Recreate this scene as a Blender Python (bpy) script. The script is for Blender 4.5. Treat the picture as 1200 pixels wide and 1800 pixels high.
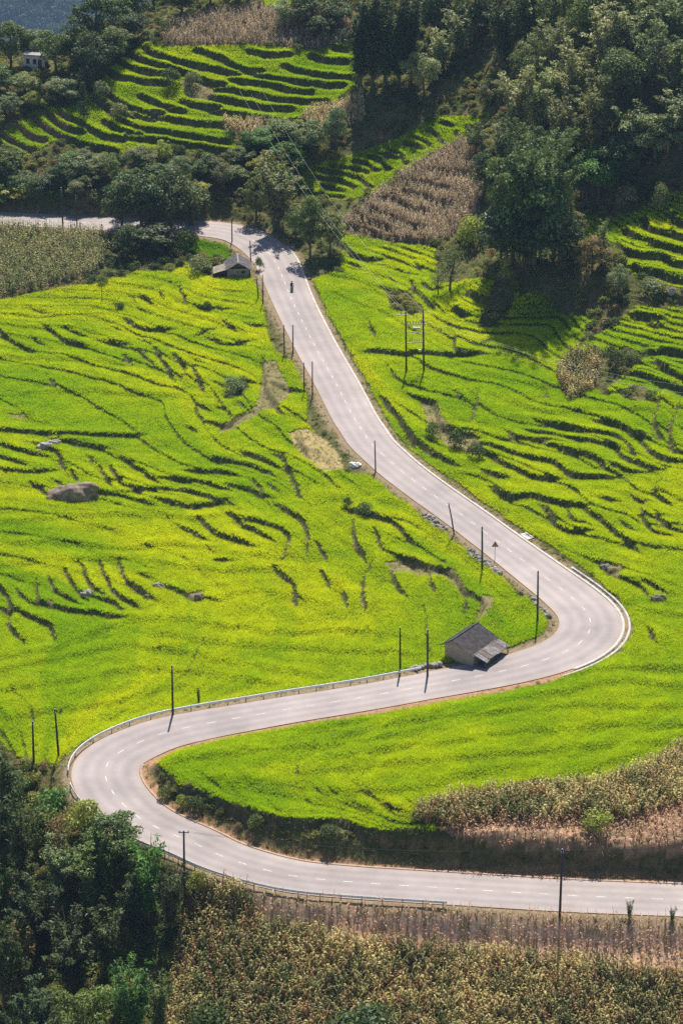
import bpy, math, random
import numpy as np
R = math.radians
rng = np.random.default_rng(11)
random.seed(5)
for o in list(bpy.data.objects):
    bpy.data.objects.remove(o)
scene = bpy.context.scene
COL = scene.collection

# ------------------------------------------------------------------ camera
CAM_H, DEP, FPX = 194.0, R(25.2), 5000.0
cam = bpy.data.cameras.new('camera')
cam.sensor_fit = 'VERTICAL'; cam.sensor_height = 24.0
cam.lens = 24.0 * FPX / 1800.0
cam.clip_start = 1.0; cam.clip_end = 9000.0
camo = bpy.data.objects.new('camera', cam); COL.objects.link(camo)
camo.location = (0, 0, CAM_H); camo.rotation_euler = (R(90) - DEP, 0, 0)
scene.camera = camo

# ------------------------------------------------------------------ sky, sun, exposure
SUN_EL, SUN_AZ = R(57), R(5)            # azimuth from +Y (away from the camera), negative = to the left
w = bpy.data.worlds.new('World'); scene.world = w; w.use_nodes = True
nt = w.node_tree; nt.nodes.clear()
sky = nt.nodes.new('ShaderNodeTexSky'); sky.sky_type = 'NISHITA'; sky.sun_disc = False
sky.sun_elevation = SUN_EL; sky.sun_rotation = SUN_AZ; sky.altitude = 1200
bg = nt.nodes.new('ShaderNodeBackground'); bg.inputs['Strength'].default_value = 0.08
wo = nt.nodes.new('ShaderNodeOutputWorld')
nt.links.new(sky.outputs[0], bg.inputs[0]); nt.links.new(bg.outputs[0], wo.inputs[0])
sun = bpy.data.lights.new('sun', 'SUN'); sun.energy = 5.0; sun.angle = R(0.5); sun.color = (1.0, 0.95, 0.86)
suno = bpy.data.objects.new('sun', sun); COL.objects.link(suno)
suno.rotation_euler = (-(R(90) - SUN_EL), 0, -SUN_AZ)
suno.location = (-60, 300, 300)
vs = scene.view_settings
vs.view_transform = 'Standard'; vs.look = 'None'; vs.exposure = 0.55; vs.gamma = 1.0; vs.use_curve_mapping = False
scene.cycles.max_bounces = 8; scene.cycles.diffuse_bounces = 3; scene.cycles.glossy_bounces = 2
scene.cycles.transmission_bounces = 4; scene.cycles.volume_bounces = 0; scene.cycles.transparent_max_bounces = 8
scene.cycles.use_denoising = False

# ------------------------------------------------------------------ projection helpers
SD, CD = math.sin(DEP), math.cos(DEP)
def ray(u, v):
    a = (np.asarray(u, float) - 600) / FPX; b = (900 - np.asarray(v, float)) / FPX
    return a, CD + b * SD, -SD + b * CD          # direction x, y, z (forward component 1)
def at_z(u, v, z):
    dx, dy, dz = ray(u, v); t = (z - CAM_H) / dz
    return t * dx, t * dy
def px_m(Y):                                     # photo pixels per metre at a ground distance
    return FPX / (math.hypot(Y, CAM_H - 8))

# ------------------------------------------------------------------ noise
_lat = rng.random((256, 256)).astype(np.float32)
def vnoise(x, y):
    xi = np.floor(x).astype(int); yi = np.floor(y).astype(int)
    fx = x - xi; fy = y - yi
    fx = fx * fx * (3 - 2 * fx); fy = fy * fy * (3 - 2 * fy)
    a = _lat[xi & 255, yi & 255]; b = _lat[(xi + 1) & 255, yi & 255]
    c = _lat[xi & 255, (yi + 1) & 255]; d = _lat[(xi + 1) & 255, (yi + 1) & 255]
    return (a * (1 - fx) + b * fx) * (1 - fy) + (c * (1 - fx) + d * fx) * fy
def fbm(x, y, o=4):
    s = 0; a = 0.5; n = 0
    for k in range(o):
        s = s + a * vnoise(x * 2 ** k + 17.3 * k, y * 2 ** k + 5.1 * k); n += a; a *= 0.5
    return s / n

# ------------------------------------------------------------------ the road's course (photo pixels of its centre line, height)
road_px = [(1420,1592,0),(1300,1588,0),(1200,1583,0),(1000,1575,.1),(800,1563,.2),(600,1550,.4),(500,1538,.5),(400,1510,.7),(340,1482,.85),(290,1462,.9),
 (250,1442,1),(220,1418,1.1),(198,1393,1.2),(186,1370,1.3),(186,1348,1.5),(200,1330,1.6),(229,1313,1.8),(286,1290,2.0),(362,1273,2.3),(440,1259,2.6),(515,1246,2.9),
 (592,1234,3.1),(669,1221,3.3),(743,1207,3.5),(815,1194,3.7),(885,1180,3.9),(950,1163,4.1),(1000,1143,4.3),(1029,1121,4.5),(1038,1098,4.6),
 (1029,1075,4.7),(997,1045,4.8),(956,1014,4.9),(904,975,5.1),(865,946,5.2),(810,905,5.4),(752,864,5.7),(702,826,5.9),(675,802,6.1),(652,780,6.3),
 (637,758,6.4),(620,732,6.6),(592,678,7.0),(565,630,7.4),(547,597,7.7),(522,547,8.2),(507,514,8.6),(492,477,9.1),(478,452,9.5),(455,430,9.8),(430,415,10.1),
 (400,407,10.4),(360,402,10.6),(300,398,10.7),(230,395,10.8),(170,393,10.9),(100,389,11),(0,384,11),(-120,380,11),(-260,376,11)]
rp = np.array([(*at_z(u, v, z), z) for u, v, z in road_px])
def catmull(P, step=0.5):
    out = []
    for i in range(len(P) - 1):
        p0, p1, p2, p3 = P[max(i - 1, 0)], P[i], P[i + 1], P[min(i + 2, len(P) - 1)]
        n = max(2, int(np.linalg.norm(p2 - p1) / 0.2))
        t = np.linspace(0, 1, n, endpoint=False)[:, None]
        out.append(0.5 * (2 * p1 + (p2 - p0) * t + (2 * p0 - 5 * p1 + 4 * p2 - p3) * t ** 2 + (3 * p1 - p0 - 3 * p2 + p3) * t ** 3))
    out.append(P[-1:]); Q = np.vstack(out)
    s = np.r_[0, np.cumsum(np.linalg.norm(np.diff(Q[:, :2], axis=0), axis=1))]
    ss = np.arange(0, s[-1], step)
    return np.stack([np.interp(ss, s, Q[:, k]) for k in range(Q.shape[1])], 1)
def smooth_line(Q, n=3):
    for _ in range(n):
        P = Q.copy(); P[1:-1] = 0.25 * Q[:-2] + 0.5 * Q[1:-1] + 0.25 * Q[2:]; Q = P
    return Q
RC = smooth_line(catmull(rp), 12)
RT = np.gradient(RC[:, :2], axis=0); RT /= np.linalg.norm(RT, axis=1)[:, None]
RN = np.stack([-RT[:, 1], RT[:, 0]], 1)           # left of travel (travel: lower right -> far left)
def road_idx(u, v):                               # nearest centre-line sample to a photo pixel on the road
    best = None
    k = int(np.argmin([(a - u) ** 2 + (b - v) ** 2 for a, b, _ in road_px]))
    x, y = at_z(u, v, road_px[k][2])
    return int(np.argmin((RC[:, 0] - x) ** 2 + (RC[:, 1] - y) ** 2))
RHW = np.full(len(RC), 3.65)
for (u, v, ww, sp) in ((186,1360,4.5,26),(1038,1098,4.5,26),(430,415,4.4,24)):
    k = road_idx(u, v); i = np.arange(len(RC)); RHW += (ww - 3.65) * np.exp(-((i - k) / (sp * 1.6)) ** 2)

# ------------------------------------------------------------------ base terrain from control heights
ctrl = []
def C(u, v, z): x, y = at_z(u, v, z); ctrl.append((x, y, z))
for t in [(0,1300,-2),(-120,1250,-2.5),(250,1200,.3),(0,1100,-1),(300,1050,.6),(550,1100,2.2),(700,1000,3.6),(800,1060,4),(0,900,1),(300,900,1.7),(560,850,4.6),(0,760,2.4),(300,700,4),
 (450,620,6.6),(0,620,4),(200,550,6.2),(0,530,6.5),(-120,600,4),(-120,900,1),(300,475,8.6),(400,500,8.9),(150,480,8.3),(0,500,7.4),(80,440,9.5),(-120,460,9),
 (880,1090,4.4),(930,1120,4.3),(900,1050,4.6),(640,900,4.9),(500,720,6),(600,830,5.6),(100,1330,0),(60,1350,-.8),
 (300,1345,3.3),(500,1400,3.9),(600,1430,4.0),(700,1462,3.9),(760,1465,3.9),(850,1440,4.6),(1000,1455,4.4),(1150,1400,5.6),(1200,1480,4.3),(1330,1480,4.5),(1000,1490,3.7),(860,1490,3.6),
 (900,1300,4.8),(1150,1250,5.2),(1330,1250,5.6),(600,1290,3.7),(420,1310,3.3),(1100,1190,4.9),(340,1395,3.0),(420,1430,3.3),(500,1455,3.4),
 (400,1482,1.5),(500,1508,1.2),(600,1522,1.0),(700,1528,.9),(850,1536,.8),(1000,1544,.8),(1200,1553,.8),(1330,1558,.8),
 (1200,1100,5.2),(1200,1000,5.9),(1330,1050,6),(1150,900,6.8),(1000,860,6.6),(1200,800,8),(900,750,7.6),(1000,700,8.6),(1200,680,10),(1330,700,10.5),(800,640,8.8),(700,580,8.7),(720,740,7.2),
 (1000,610,10.4),(1200,600,12.4),(900,560,11),(1200,520,16),(1330,540,16),(1050,480,17.5),(1200,400,22.5),(1100,380,21.5),(1020,375,20),(1330,400,23),(960,480,17),(980,540,12),
 (650,460,10.4),(800,490,11.2),(880,460,16.5),(620,420,11.4),(700,430,12),(560,450,10.2),(750,330,17.5),(640,370,14.5),(830,250,23.5),(830,380,16.5),(540,335,14),(620,320,16),(700,260,21),(800,215,25),(560,380,12),
 (0,350,13),(150,330,15),(300,340,14.3),(450,330,14.5),(0,280,18.2),(150,255,20.3),(300,258,20),(420,270,19),(100,205,23.5),(200,150,27.6),(260,90,32),(450,100,31.4),(600,100,31.4),
 (600,170,26.4),(520,215,23.2),(300,180,25.5),(400,170,26.2),(600,40,35.6),(400,45,35.4),(300,45,35.5),(670,190,26),(750,100,32),(900,150,32),(900,250,26.5),(1050,250,30.5),(1200,250,33),(1200,100,43),(1050,100,40),
 (900,0,42),(1200,0,49),(750,0,38.5),(600,0,38.6),(40,160,26.5),(-120,200,26),(-120,290,18),
 (60,1440,-4),(0,1400,-4.5),(0,1600,-11),(120,1500,-4),(200,1600,-6.5),(250,1540,-2.2),(250,1700,-9),(0,1800,-17),(300,1800,-9.5),(-120,1500,-9),
 (600,1592,-.8),(450,1572,-1.2),(900,1610,-.9),(1200,1630,-1.1),(1330,1635,-1),(400,1650,-4),(800,1650,-2.9),(1200,1690,-3.2),(600,1800,-7.5),(1200,1800,-7.5),(900,1720,-5),(1330,1800,-7)]:
    C(*t)
ctrl += [(-45,592,30),(-75,580,25),(-60,640,8),(-90,640,0),(-30,660,30),(10,650,60),(60,620,70),(110,600,74),(-120,590,16),(-110,700,-60),(0,700,60),(110,700,90),(-60,700,-30),
         (-60,250,-26),(0,250,-21),(60,250,-20),(-90,420,-2),(90,420,9),(-120,520,10),(120,520,40),(100,470,20)]
for k in range(0, len(RC), 9): ctrl.append(tuple(RC[k]))
ctrl = np.array(ctrl)
_c2 = 2.2 ** 2
def _phi(A, B): return np.sqrt(((A[:, None, :2] - B[None, :, :2]) ** 2).sum(-1) + _c2)
N_ = len(ctrl)
M_ = np.zeros((N_ + 3, N_ + 3)); M_[:N_, :N_] = _phi(ctrl, ctrl) - 0.25 * np.eye(N_)
Pm = np.c_[np.ones(N_), ctrl[:, :2] / 100]; M_[:N_, N_:] = Pm; M_[N_:, :N_] = Pm.T
coef = np.linalg.solve(M_, np.r_[ctrl[:, 2], 0, 0, 0])
GX0, GX1, GY0, GY1 = -150, 150, 236, 720
gx = np.arange(GX0, GX1 + 1.0); gy = np.arange(GY0, GY1 + 1.0)
def base_exact(x, y):
    out = np.empty(len(x))
    for i in range(0, len(x), 8000):
        q = np.c_[x[i:i + 8000], y[i:i + 8000]]
        out[i:i + 8000] = _phi(q, ctrl) @ coef[:N_] + np.c_[np.ones(len(q)), q / 100] @ coef[N_:]
    return out
_X, _Y = np.meshgrid(gx, gy)
BASE = base_exact(_X.ravel(), _Y.ravel()).reshape(_X.shape)
# distance to the road on the same raster
RD = np.empty(_X.size); RK = np.empty(_X.size, int)
_q = np.c_[_X.ravel(), _Y.ravel()].astype(np.float32); _rc = RC[::2, :2].astype(np.float32)
for i in range(0, len(_q), 10000):
    d2 = ((_q[i:i + 10000, None] - _rc[None]) ** 2).sum(-1)
    k = d2.argmin(1); RK[i:i + 10000] = k * 2; RD[i:i + 10000] = np.sqrt(d2[np.arange(len(k)), k])
RE = (RD - RHW[RK]).reshape(_X.shape)             # metres outside the road edge
RZ = RC[RK, 2].reshape(_X.shape)
side = ((_q - RC[RK, :2]) * RN[RK]).sum(1).reshape(_X.shape)   # >0: left of travel
def bil(G, x, y):
    fx = np.clip(np.asarray(x, float) - GX0, 0, GX1 - GX0 - 1.001); fy = np.clip(np.asarray(y, float) - GY0, 0, GY1 - GY0 - 1.001)
    i = fx.astype(int); j = fy.astype(int); a = fx - i; b = fy - j
    return (G[j, i] * (1 - a) + G[j, i + 1] * a) * (1 - b) + (G[j + 1, i] * (1 - a) + G[j + 1, i + 1] * a) * b
def sstep(a, b, x):
    t = np.clip((x - a) / (b - a), 0, 1); return t * t * (3 - 2 * t)
t_ = sstep(0.8, 3.6, RE)
BASE = (RZ - 0.06) * (1 - t_) + BASE * t_
TT = np.arange(270, 760, 0.8)
def hit(u, v, G=None):                            # ground point under a photo pixel
    G = BASE if G is None else G
    dx, dy, dz = ray(u, v)
    x, y, z = TT * dx, TT * dy, CAM_H + TT * dz
    g = bil(G, x, y) - z
    k = int(np.argmax(g > 0)) if (g > 0).any() else len(TT) - 1
    k = max(k, 1); f = g[k - 1] / (g[k - 1] - g[k]) if g[k] != g[k - 1] else 0
    t = TT[k - 1] + (TT[k] - TT[k - 1]) * f
    return t * dx, t * dy
def poly(pts): return np.array([hit(u, v) for u, v in pts])
def inside(P, x, y):
    c = np.zeros(len(x), bool); n = len(P)
    m = (x > P[:, 0].min()) & (x < P[:, 0].max()) & (y > P[:, 1].min()) & (y < P[:, 1].max())
    xs, ys = x[m], y[m]; cc = np.zeros(len(xs), bool)
    for i in range(n):
        x1, y1 = P[i]; x2, y2 = P[i - 1]
        if y1 == y2: continue
        k = ((y1 > ys) != (y2 > ys)) & (xs < (x2 - x1) * (ys - y1) / (y2 - y1) + x1)
        cc ^= k
    c[m] = cc
    return c

# ------------------------------------------------------------------ terrace lips (uphill on the left of each line), height h, reach L
HILL = [[(256,84),(264,92),(300,105),(340,114),(365,120),(395,127),(422,131)],[(236,97),(250,107),(275,115),(304,121),(334,133),(370,147),(394,151)],[(214,110),(232,120),(262,127),(310,133)],
 [(194,127),(212,137),(250,142),(295,146)],[(349,90),(379,99),(415,117),(436,124),(466,123)],[(442,90),(472,96),(508,96)],[(550,100),(580,108),(619,109)],[(593,85),(612,88)],
 [(502,118),(544,130),(580,136),(623,137)],[(454,132),(496,141),(544,148),(607,151)],[(409,141),(448,147),(490,153),(520,162),(547,162)],[(385,157),(436,165),(490,175),(535,180),(577,181)],
 [(373,172),(415,180),(460,189),(517,193)],[(376,195),(430,204),(484,214),(529,216)],[(325,180),(346,187),(389,190)],[(250,170),(275,182),(292,188),(325,196)],[(186,164),(212,182),(237,195),(272,202),(288,199)],
 [(170,176),(197,192),(212,202),(232,206)],[(236,201),(255,208),(270,210)],[(272,205),(300,210),(340,216),(391,220)],[(211,212),(232,222),(250,227),(290,233),(340,241),(379,247),(406,250)],
 [(187,215),(212,230),(245,236)],[(226,241),(260,246),(300,250),(340,256),(400,267),(430,271)],[(110,200),(150,220),(175,237),(222,245)],[(88,201),(105,217),(130,229),(150,232)],
 [(66,211),(82,225),(100,237),(125,246),(162,257),(207,266)],[(38,224),(57,240),(77,246)],[(9,239),(30,252),(50,262),(65,264)],[(-40,240),(0,255),(20,264),(40,271)],[(-40,262),(0,275),(23,281)]]
MIDT = [[(520,330),(545,337),(584,345),(614,347)],[(560,324),(590,331),(616,339)],[(544,307),(581,315),(611,322),(632,333)],[(557,295),(596,303),(632,312),(647,328),(665,325)],[(580,289),(620,297),(659,304)],
 [(613,282),(644,289),(668,302),(680,297)],[(641,274),(668,280),(683,297),(703,297)],[(659,267),(686,274),(706,280)],[(677,261),(704,271),(710,286),(730,285)],[(703,249),(728,255),(752,262)],
 [(722,240),(746,247),(758,259),(769,259)],[(746,226),(767,235),(776,249),(791,247)],[(766,213),(785,217),(800,225)],[(796,228),(812,239)],[(815,218),(835,227)],[(842,204),(858,209)]]
RIGHT = [[(1169,375),(1182,382),(1187,391),(1200,399),(1250,412)],[(1132,380),(1136,397),(1149,408),(1163,411),(1200,421),(1250,432)],[(1097,400),(1103,411),(1132,419),(1156,430),(1200,443),(1250,456)],
 [(1080,424),(1097,441),(1119,448),(1138,453),(1153,450),(1178,461),(1200,468),(1250,482)],[(1102,466),(1127,474),(1163,483),(1200,494),(1250,508)],[(1160,515),(1180,522),(1200,528),(1250,538)],
 [(1107,548),(1126,557),(1150,560),(1172,570)],[(1134,566),(1150,570),(1160,579)],[(1128,616),(1140,621),(1162,620),(1200,622),(1250,625)],[(1144,632),(1160,642),(1176,654),(1200,666),(1250,680)],
 [(1098,656),(1108,659),(1120,658),(1146,666),(1172,678),(1200,689),(1250,705)],[(1056,684),(1080,696)],[(820,512),(840,525),(855,532),(870,522)],[(791,540),(810,552),(830,559)],[(857,482),(880,490)]]
MIDR = [[(1000,755),(1047,762),(1083,768),(1102,777),(1110,793)],[(952,762),(987,768),(1033,775),(1080,783),(1087,797),(1100,808),(1117,813)],[(947,743),(960,747),(997,753)],[(913,774),(940,777),(987,779)],[(893,763),(913,777)],
 [(973,787),(1007,797),(1040,807),(1060,820)],[(1077,822),(1100,830),(1128,827)],[(847,783),(900,800),(940,808),(970,813),(997,833),(1013,840),(1063,837)],[(850,793),(883,813),(913,830),(943,842),(960,842)],
 [(857,832),(877,840),(897,843)],[(880,867),(897,878),(933,873),(967,885),(1005,888)],[(1067,743),(1093,750),(1110,763),(1127,770)],[(1128,777),(1143,797),(1173,810),(1200,812),(1250,815)],[(1125,817),(1133,823),(1162,820)],
 [(1160,700),(1150,743),(1165,768)],[(1193,713),(1177,757)],[(1177,767),(1180,787),(1200,797),(1240,805)],[(962,900),(980,923),(1000,933),(1020,933)],[(1000,900),(1007,917),(1033,923)],[(1040,903),(1060,917),(1080,935),(1110,960)],
 [(1060,878),(1093,882)],[(1113,870),(1120,878),(1140,880)],[(1163,837),(1150,867),(1167,880)],[(1133,883),(1127,907),(1150,908)],[(1093,917),(1120,937)],[(1130,913),(1150,933),(1173,938)],[(1157,907),(1173,927),(1197,935)],
 [(1060,992),(1070,1007),(1092,1000)],[(1092,1015),(1130,1030),(1137,1045)],[(1135,1025),(1170,1042)],[(1140,1107),(1152,1130)],
 [(602,432),(617,447),(640,456),(660,456)],[(607,460),(635,472)],[(590,470),(607,482)],[(732,460),(742,477)],[(675,507),(707,515),(715,510)],[(742,500),(755,510),(777,507)],[(725,502),(745,527),(760,540)],
 [(670,620),(705,622),(745,620),(800,622)],[(800,600),(802,622),(835,622)],[(680,710),(715,755),(725,775)],[(730,775),(760,797),(787,812)],[(737,700),(765,710),(775,750),(825,765)],[(650,570),(658,590)],[(840,700),(828,735)],[(800,690),(812,705)],[(960,690),(955,705)]]
LEFT = [[(720,988),(760,1000),(790,1005),(815,1040),(850,1060),(848,1080),(830,1100)],[(917,1052),(895,1070),(870,1095)],[(622,925),(625,955),(637,975)],[(660,932),(672,965)],[(630,900),(690,920),(720,950)],
 [(650,997),(637,1025),(642,1067)],[(690,1015),(710,1045)],[(757,1012),(765,1040)],[(820,1050),(815,1075)],[(605,1040),(610,1065)],[(20,1075),(55,1087),(92,1100),(95,1112)],[(80,1065),(120,1072),(165,1080),(205,1085)],
 [(160,1050),(200,1057),(212,1070)],[(0,1035),(20,1060),(18,1095),(35,1120)],[(32,1040),(50,1060)],[(67,1025),(70,1060)],[(90,1020),(100,1040),(120,1052)],[(122,1012),(137,1040),(150,1052)],[(147,1002),(160,1030),(172,1040)],
 [(182,1000),(192,1025),(200,1045),(235,1065)],[(215,1000),(225,1025),(260,1047)],[(247,1012),(270,1018)],[(295,1032),(320,1042),(340,1052)],[(362,1052),(395,1057)],[(357,920),(380,942),(415,950),(435,957)],
 [(415,912),(435,925),(470,945)],[(450,920),(490,930),(510,950),(500,975)],[(502,897),(525,912),(542,937),(540,970)],[(560,957),(572,982)],[(495,1010),(517,1030),(520,1052)],[(567,1005),(580,1030)],[(327,930),(362,947)],[(382,984),(415,985)],
 [(0,757),(50,760),(110,764),(235,767)],[(-40,775),(0,782),(40,792),(65,797)],[(110,772),(175,787)],[(75,787),(100,795),(112,820)],[(-40,790),(0,800),(37,815)],[(10,825),(45,830),(80,827)],[(60,852),(90,870)],[(95,845),(120,857)],
 [(127,830),(142,850)],[(170,867),(215,872),(250,882)],[(200,830),(220,855),(240,865)],[(180,825),(200,855)],[(232,817),(260,835),(275,847)],[(245,865),(290,862),(340,867),(380,880)],[(305,845),(350,847),(390,857)],
 [(345,830),(390,832),(415,837)],[(395,812),(430,817),(462,830)],[(435,800),(482,817)],[(295,882),(340,890),(370,885)],[(410,855),(440,862),(467,872)],[(445,845),(465,870)],[(472,850),(492,867)],[(485,800),(502,810)],
 [(505,820),(525,865)],[(350,712),(372,722)],[(332,752),(350,760)],[(385,715),(395,720)],[(420,707),(437,720)],[(377,747),(400,750),(425,730)],[(420,667),(455,672)],[(487,680),(530,690)],[(435,570),(472,575)],[(360,542),(405,545)],
 [(90,580),(110,597),(145,607)],[(120,580),(155,592)],[(60,597),(85,610)],[(180,600),(225,607)],[(232,567),(250,579),(290,580)],[(250,597),(275,607)],[(200,575),(220,582)],[(285,512),(292,530)],[(250,522),(272,537)],
 [(240,525),(245,542)],[(320,510),(327,535)],[(205,535),(220,545)],[(395,565),(415,582)],[(350,587),(380,575)],[(375,595),(400,605),(425,602)],[(277,620),(305,662)],[(250,620),(272,640)],[(220,625),(235,642)],
 [(310,630),(330,650),(320,665)],[(345,655),(357,687)],[(340,630),(360,640)],[(380,675),(400,680)],[(155,800),(165,815)],[(90,668),(100,685)],[(60,545),(90,552)],[(0,585),(20,600),(45,612)],[(465,640),(470,690),(490,720)],[(525,770),(545,800)]]
EDGE = [[(270,1352),(295,1372),(322,1398),(350,1392),(375,1412),(415,1424),(450,1433),(500,1447),(550,1450),(600,1446),(640,1466),(690,1476),(740,1480),(805,1482)],
        [(800,1486),(900,1496),(1000,1502),(1100,1506),(1200,1508),(1330,1512)]]
CORNT = [[(680,335),(720,338),(760,352),(800,360)],[(700,318),(750,322),(800,335)],[(620,382),(660,392),(700,405)],[(760,300),(800,300),(835,310)],[(655,350),(690,348),(720,365),(760,375)],[(640,365),(680,378),(720,395),(760,398)],[(600,395),(650,405),(700,418),(760,425)]]
SOFT = [[(600,1300),(685,1275),(800,1260),(950,1247),(1200,1245),(1330,1250)],[(920,1230),(1100,1200),(1200,1210),(1330,1210)],[(600,1330),(750,1310),(910,1290),(1050,1280),(1200,1275),(1330,1270)],[(420,1372),(600,1395),(725,1387),(800,1370),(900,1350)],[(900,1385),(950,1375),(1080,1345),(1180,1300)],
 [(380,1308),(480,1292),(560,1280),(650,1268)],[(320,1340),(450,1322),(600,1312),(700,1292)],[(560,1360),(700,1345),(850,1330),(1000,1318),(1150,1305)],[(700,1420),(600,1415),(500,1400),(400,1380)][::-1],[(760,1235),(900,1212),(1050,1180),(1200,1175)],
 [(-60,1185),(0,1180),(100,1160),(200,1140),(300,1145),(400,1165),(500,1180),(560,1190)],[(-60,1168),(0,1160),(90,1145),(210,1100),(280,1090),(380,1100),(500,1115),(600,1110),(700,1120)],[(40,1262),(100,1252),(190,1240),(260,1220)],[(0,960),(100,955),(210,965),(300,960),(420,975),(550,985)],
 [(425,1045),(465,1040),(545,1060)],[(0,700),(100,690),(250,695),(350,700)],[(0,630),(150,635),(250,645)],[(0,1215),(120,1200),(250,1180),(380,1190),(480,1205)],[(0,995),(120,985),(260,990),(380,1005),(480,1000)],[(0,920),(120,910),(240,905),(330,912)],[(300,1120),(420,1135),(560,1145),(700,1150)],[(1000,1010),(1060,1040),(1130,1075),(1210,1085)],[(880,700),(960,725),(1040,720),(1140,720)],[(820,655),(900,670),(960,680)]]
lips = [(q, .55, 3.05) for q in SOFT] + [(q, 1.5, 1.65) for q in HILL] + [(q, 1.2, 1.0) for q in MIDT] + [(q, 1.6, 2.6) for q in RIGHT] + [(q, 1.15, 3.2) for q in MIDR] + [(q, 1.0, 3.6) for q in LEFT] + [(q, 1.0, 1.6) for q in EDGE] + [(q, 1.4, 1.9) for q in CORNT]
LIPW = []
for q, h, L in lips:
    P = np.array([hit(u, v) for u, v in q])
    ln_ = np.linalg.norm(np.diff(P, axis=0), axis=1).sum()
    if h == 1.5:
        P = np.vstack([P[0] + (P[0] - P[1]) / np.linalg.norm(P[0] - P[1]) * 1.6, P, P[-1] + (P[-1] - P[-2]) / np.linalg.norm(P[-1] - P[-2]) * 1.6])
    if L > 3:                                      # valley banks die out gently past their ends
        ex_ = min(5.0, .5 * ln_ + 1.0)
        P = np.vstack([P[0] + (P[0] - P[1]) / np.linalg.norm(P[0] - P[1]) * ex_, P, P[-1] + (P[-1] - P[-2]) / np.linalg.norm(P[-1] - P[-2]) * ex_]); h = h * (1 if h == .55 else .62 if ln_ < 4 else .8 if ln_ < 7 else 1)
    P = catmull(P, 0.6) if len(P) > 1 else P
    if len(P) >= 3: LIPW.append((smooth_line(P, 2), h, L))

# ------------------------------------------------------------------ fine terrain grid
rows = np.r_[np.arange(248, 300, .45), np.arange(300, 520, .3), np.arange(520, 600, .23), np.arange(600, 706, 1.2)]
NC = 500
cu = np.linspace(-1, 1, NC)
TX = (cu[None, :] * (0.175 * rows + 4)[:, None]); TY = np.repeat(rows[:, None], NC, 1)
x, y = TX.ravel(), TY.ravel()
re_, rz_ = bil(RE, x, y), bil(RZ, x, y)
z = bil(BASE, x, y)
wob = (fbm(x * .35, y * .35, 3) - .5)
z = z + sstep(1.5, 6, re_) * (0.5 * (fbm(x * .06, y * .06, 3) - .5) + .25 * wob)
def seg_dist(P, x, y):                             # signed distance (left +) and arc position 0..1
    best = np.full(len(x), 1e9); sg = np.zeros(len(x)); ar = np.zeros(len(x))
    n = len(P) - 1
    for i in range(n):
        ax, ay = P[i]; bx, by = P[i + 1]; ex, ey = bx - ax, by - ay; l2 = ex * ex + ey * ey + 1e-9
        t = np.clip(((x - ax) * ex + (y - ay) * ey) / l2, 0, 1)
        dx, dy = x - ax - t * ex, y - ay - t * ey; d = np.hypot(dx, dy)
        k = d < best; best[k] = d[k]; sg[k] = np.sign(ex * dy - ey * dx)[k]; ar[k] = (i + t[k]) / n
    return best, sg, ar
# faint field steps that follow the contours
zc_ = bil(BASE, x, y) + 1.1 * (fbm(x * .035 + 60, y * .035, 3) - .5); st_ = .5; fq = zc_ / st_ - np.floor(zc_ / st_)
stw = np.clip(.5 + .45 * sstep(0, 14, x) + 1.6 * (fbm(x * .03 + 5, y * .03 + 5, 2) - .42), .25, 1) * np.where(y < 352, .55, 1)
z2_ = bil(BASE, x, y) + .7 * (fbm(x * .05 + 20, y * .05, 2) - .5); f2 = z2_ / .3 - np.floor(z2_ / .3)
z = z + sstep(2.5, 5, re_) * (y < 505) * (y > 300) * .9 * .3 * (sstep(.42, .58, f2) - f2) * np.where(y < 352, 1, .5)
z = z + sstep(2.5, 5, re_) * (y < 505) * (y > 300) * stw * st_ * (sstep(.47, .53, fq) - fq)
lipz = np.zeros(len(x)); riser = np.zeros(len(x))
wx, wy = x + .6 * (fbm(x * .45, y * .45, 2) - .5), y + .6 * (fbm(x * .45 + 40, y * .45 + 9, 2) - .5)
for P, h, L in LIPW:
    m = (x > P[:, 0].min() - L) & (x < P[:, 0].max() + L) & (y > P[:, 1].min() - L) & (y < P[:, 1].max() + L) & (re_ > .6)
    idx = np.nonzero(m)[0]
    if len(idx) == 0: continue
    Pc = P[::2] if len(P) > 6 else P
    d, s, a = seg_dist(Pc, wx[idx], wy[idx])
    ln = np.linalg.norm(np.diff(P, axis=0), axis=1).sum(); e = min(.5, (1.2 if L < 3 else 5.0) / max(ln, .1))
    tap = sstep(0, e, a) * sstep(0, e, 1 - a)
    f = np.clip(1 - d / L, 0, 1)
    ss = np.clip(s * d / (.75 if h == .55 else .22), -1, 1)
    lipz[idx] += ss * .5 * (.5 if h == .55 else h) * f * tap
    if h > .56: riser[idx] = np.maximum(riser[idx], tap * ((s < 0) & (d < (.66 if h == 1.5 else 1.25 if h == 1.4 else .5 if L < 2 else .45 * tap))))
z = z + lipz * sstep(.8, 2.0, re_)
ZT = z.reshape(TX.shape)
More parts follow.
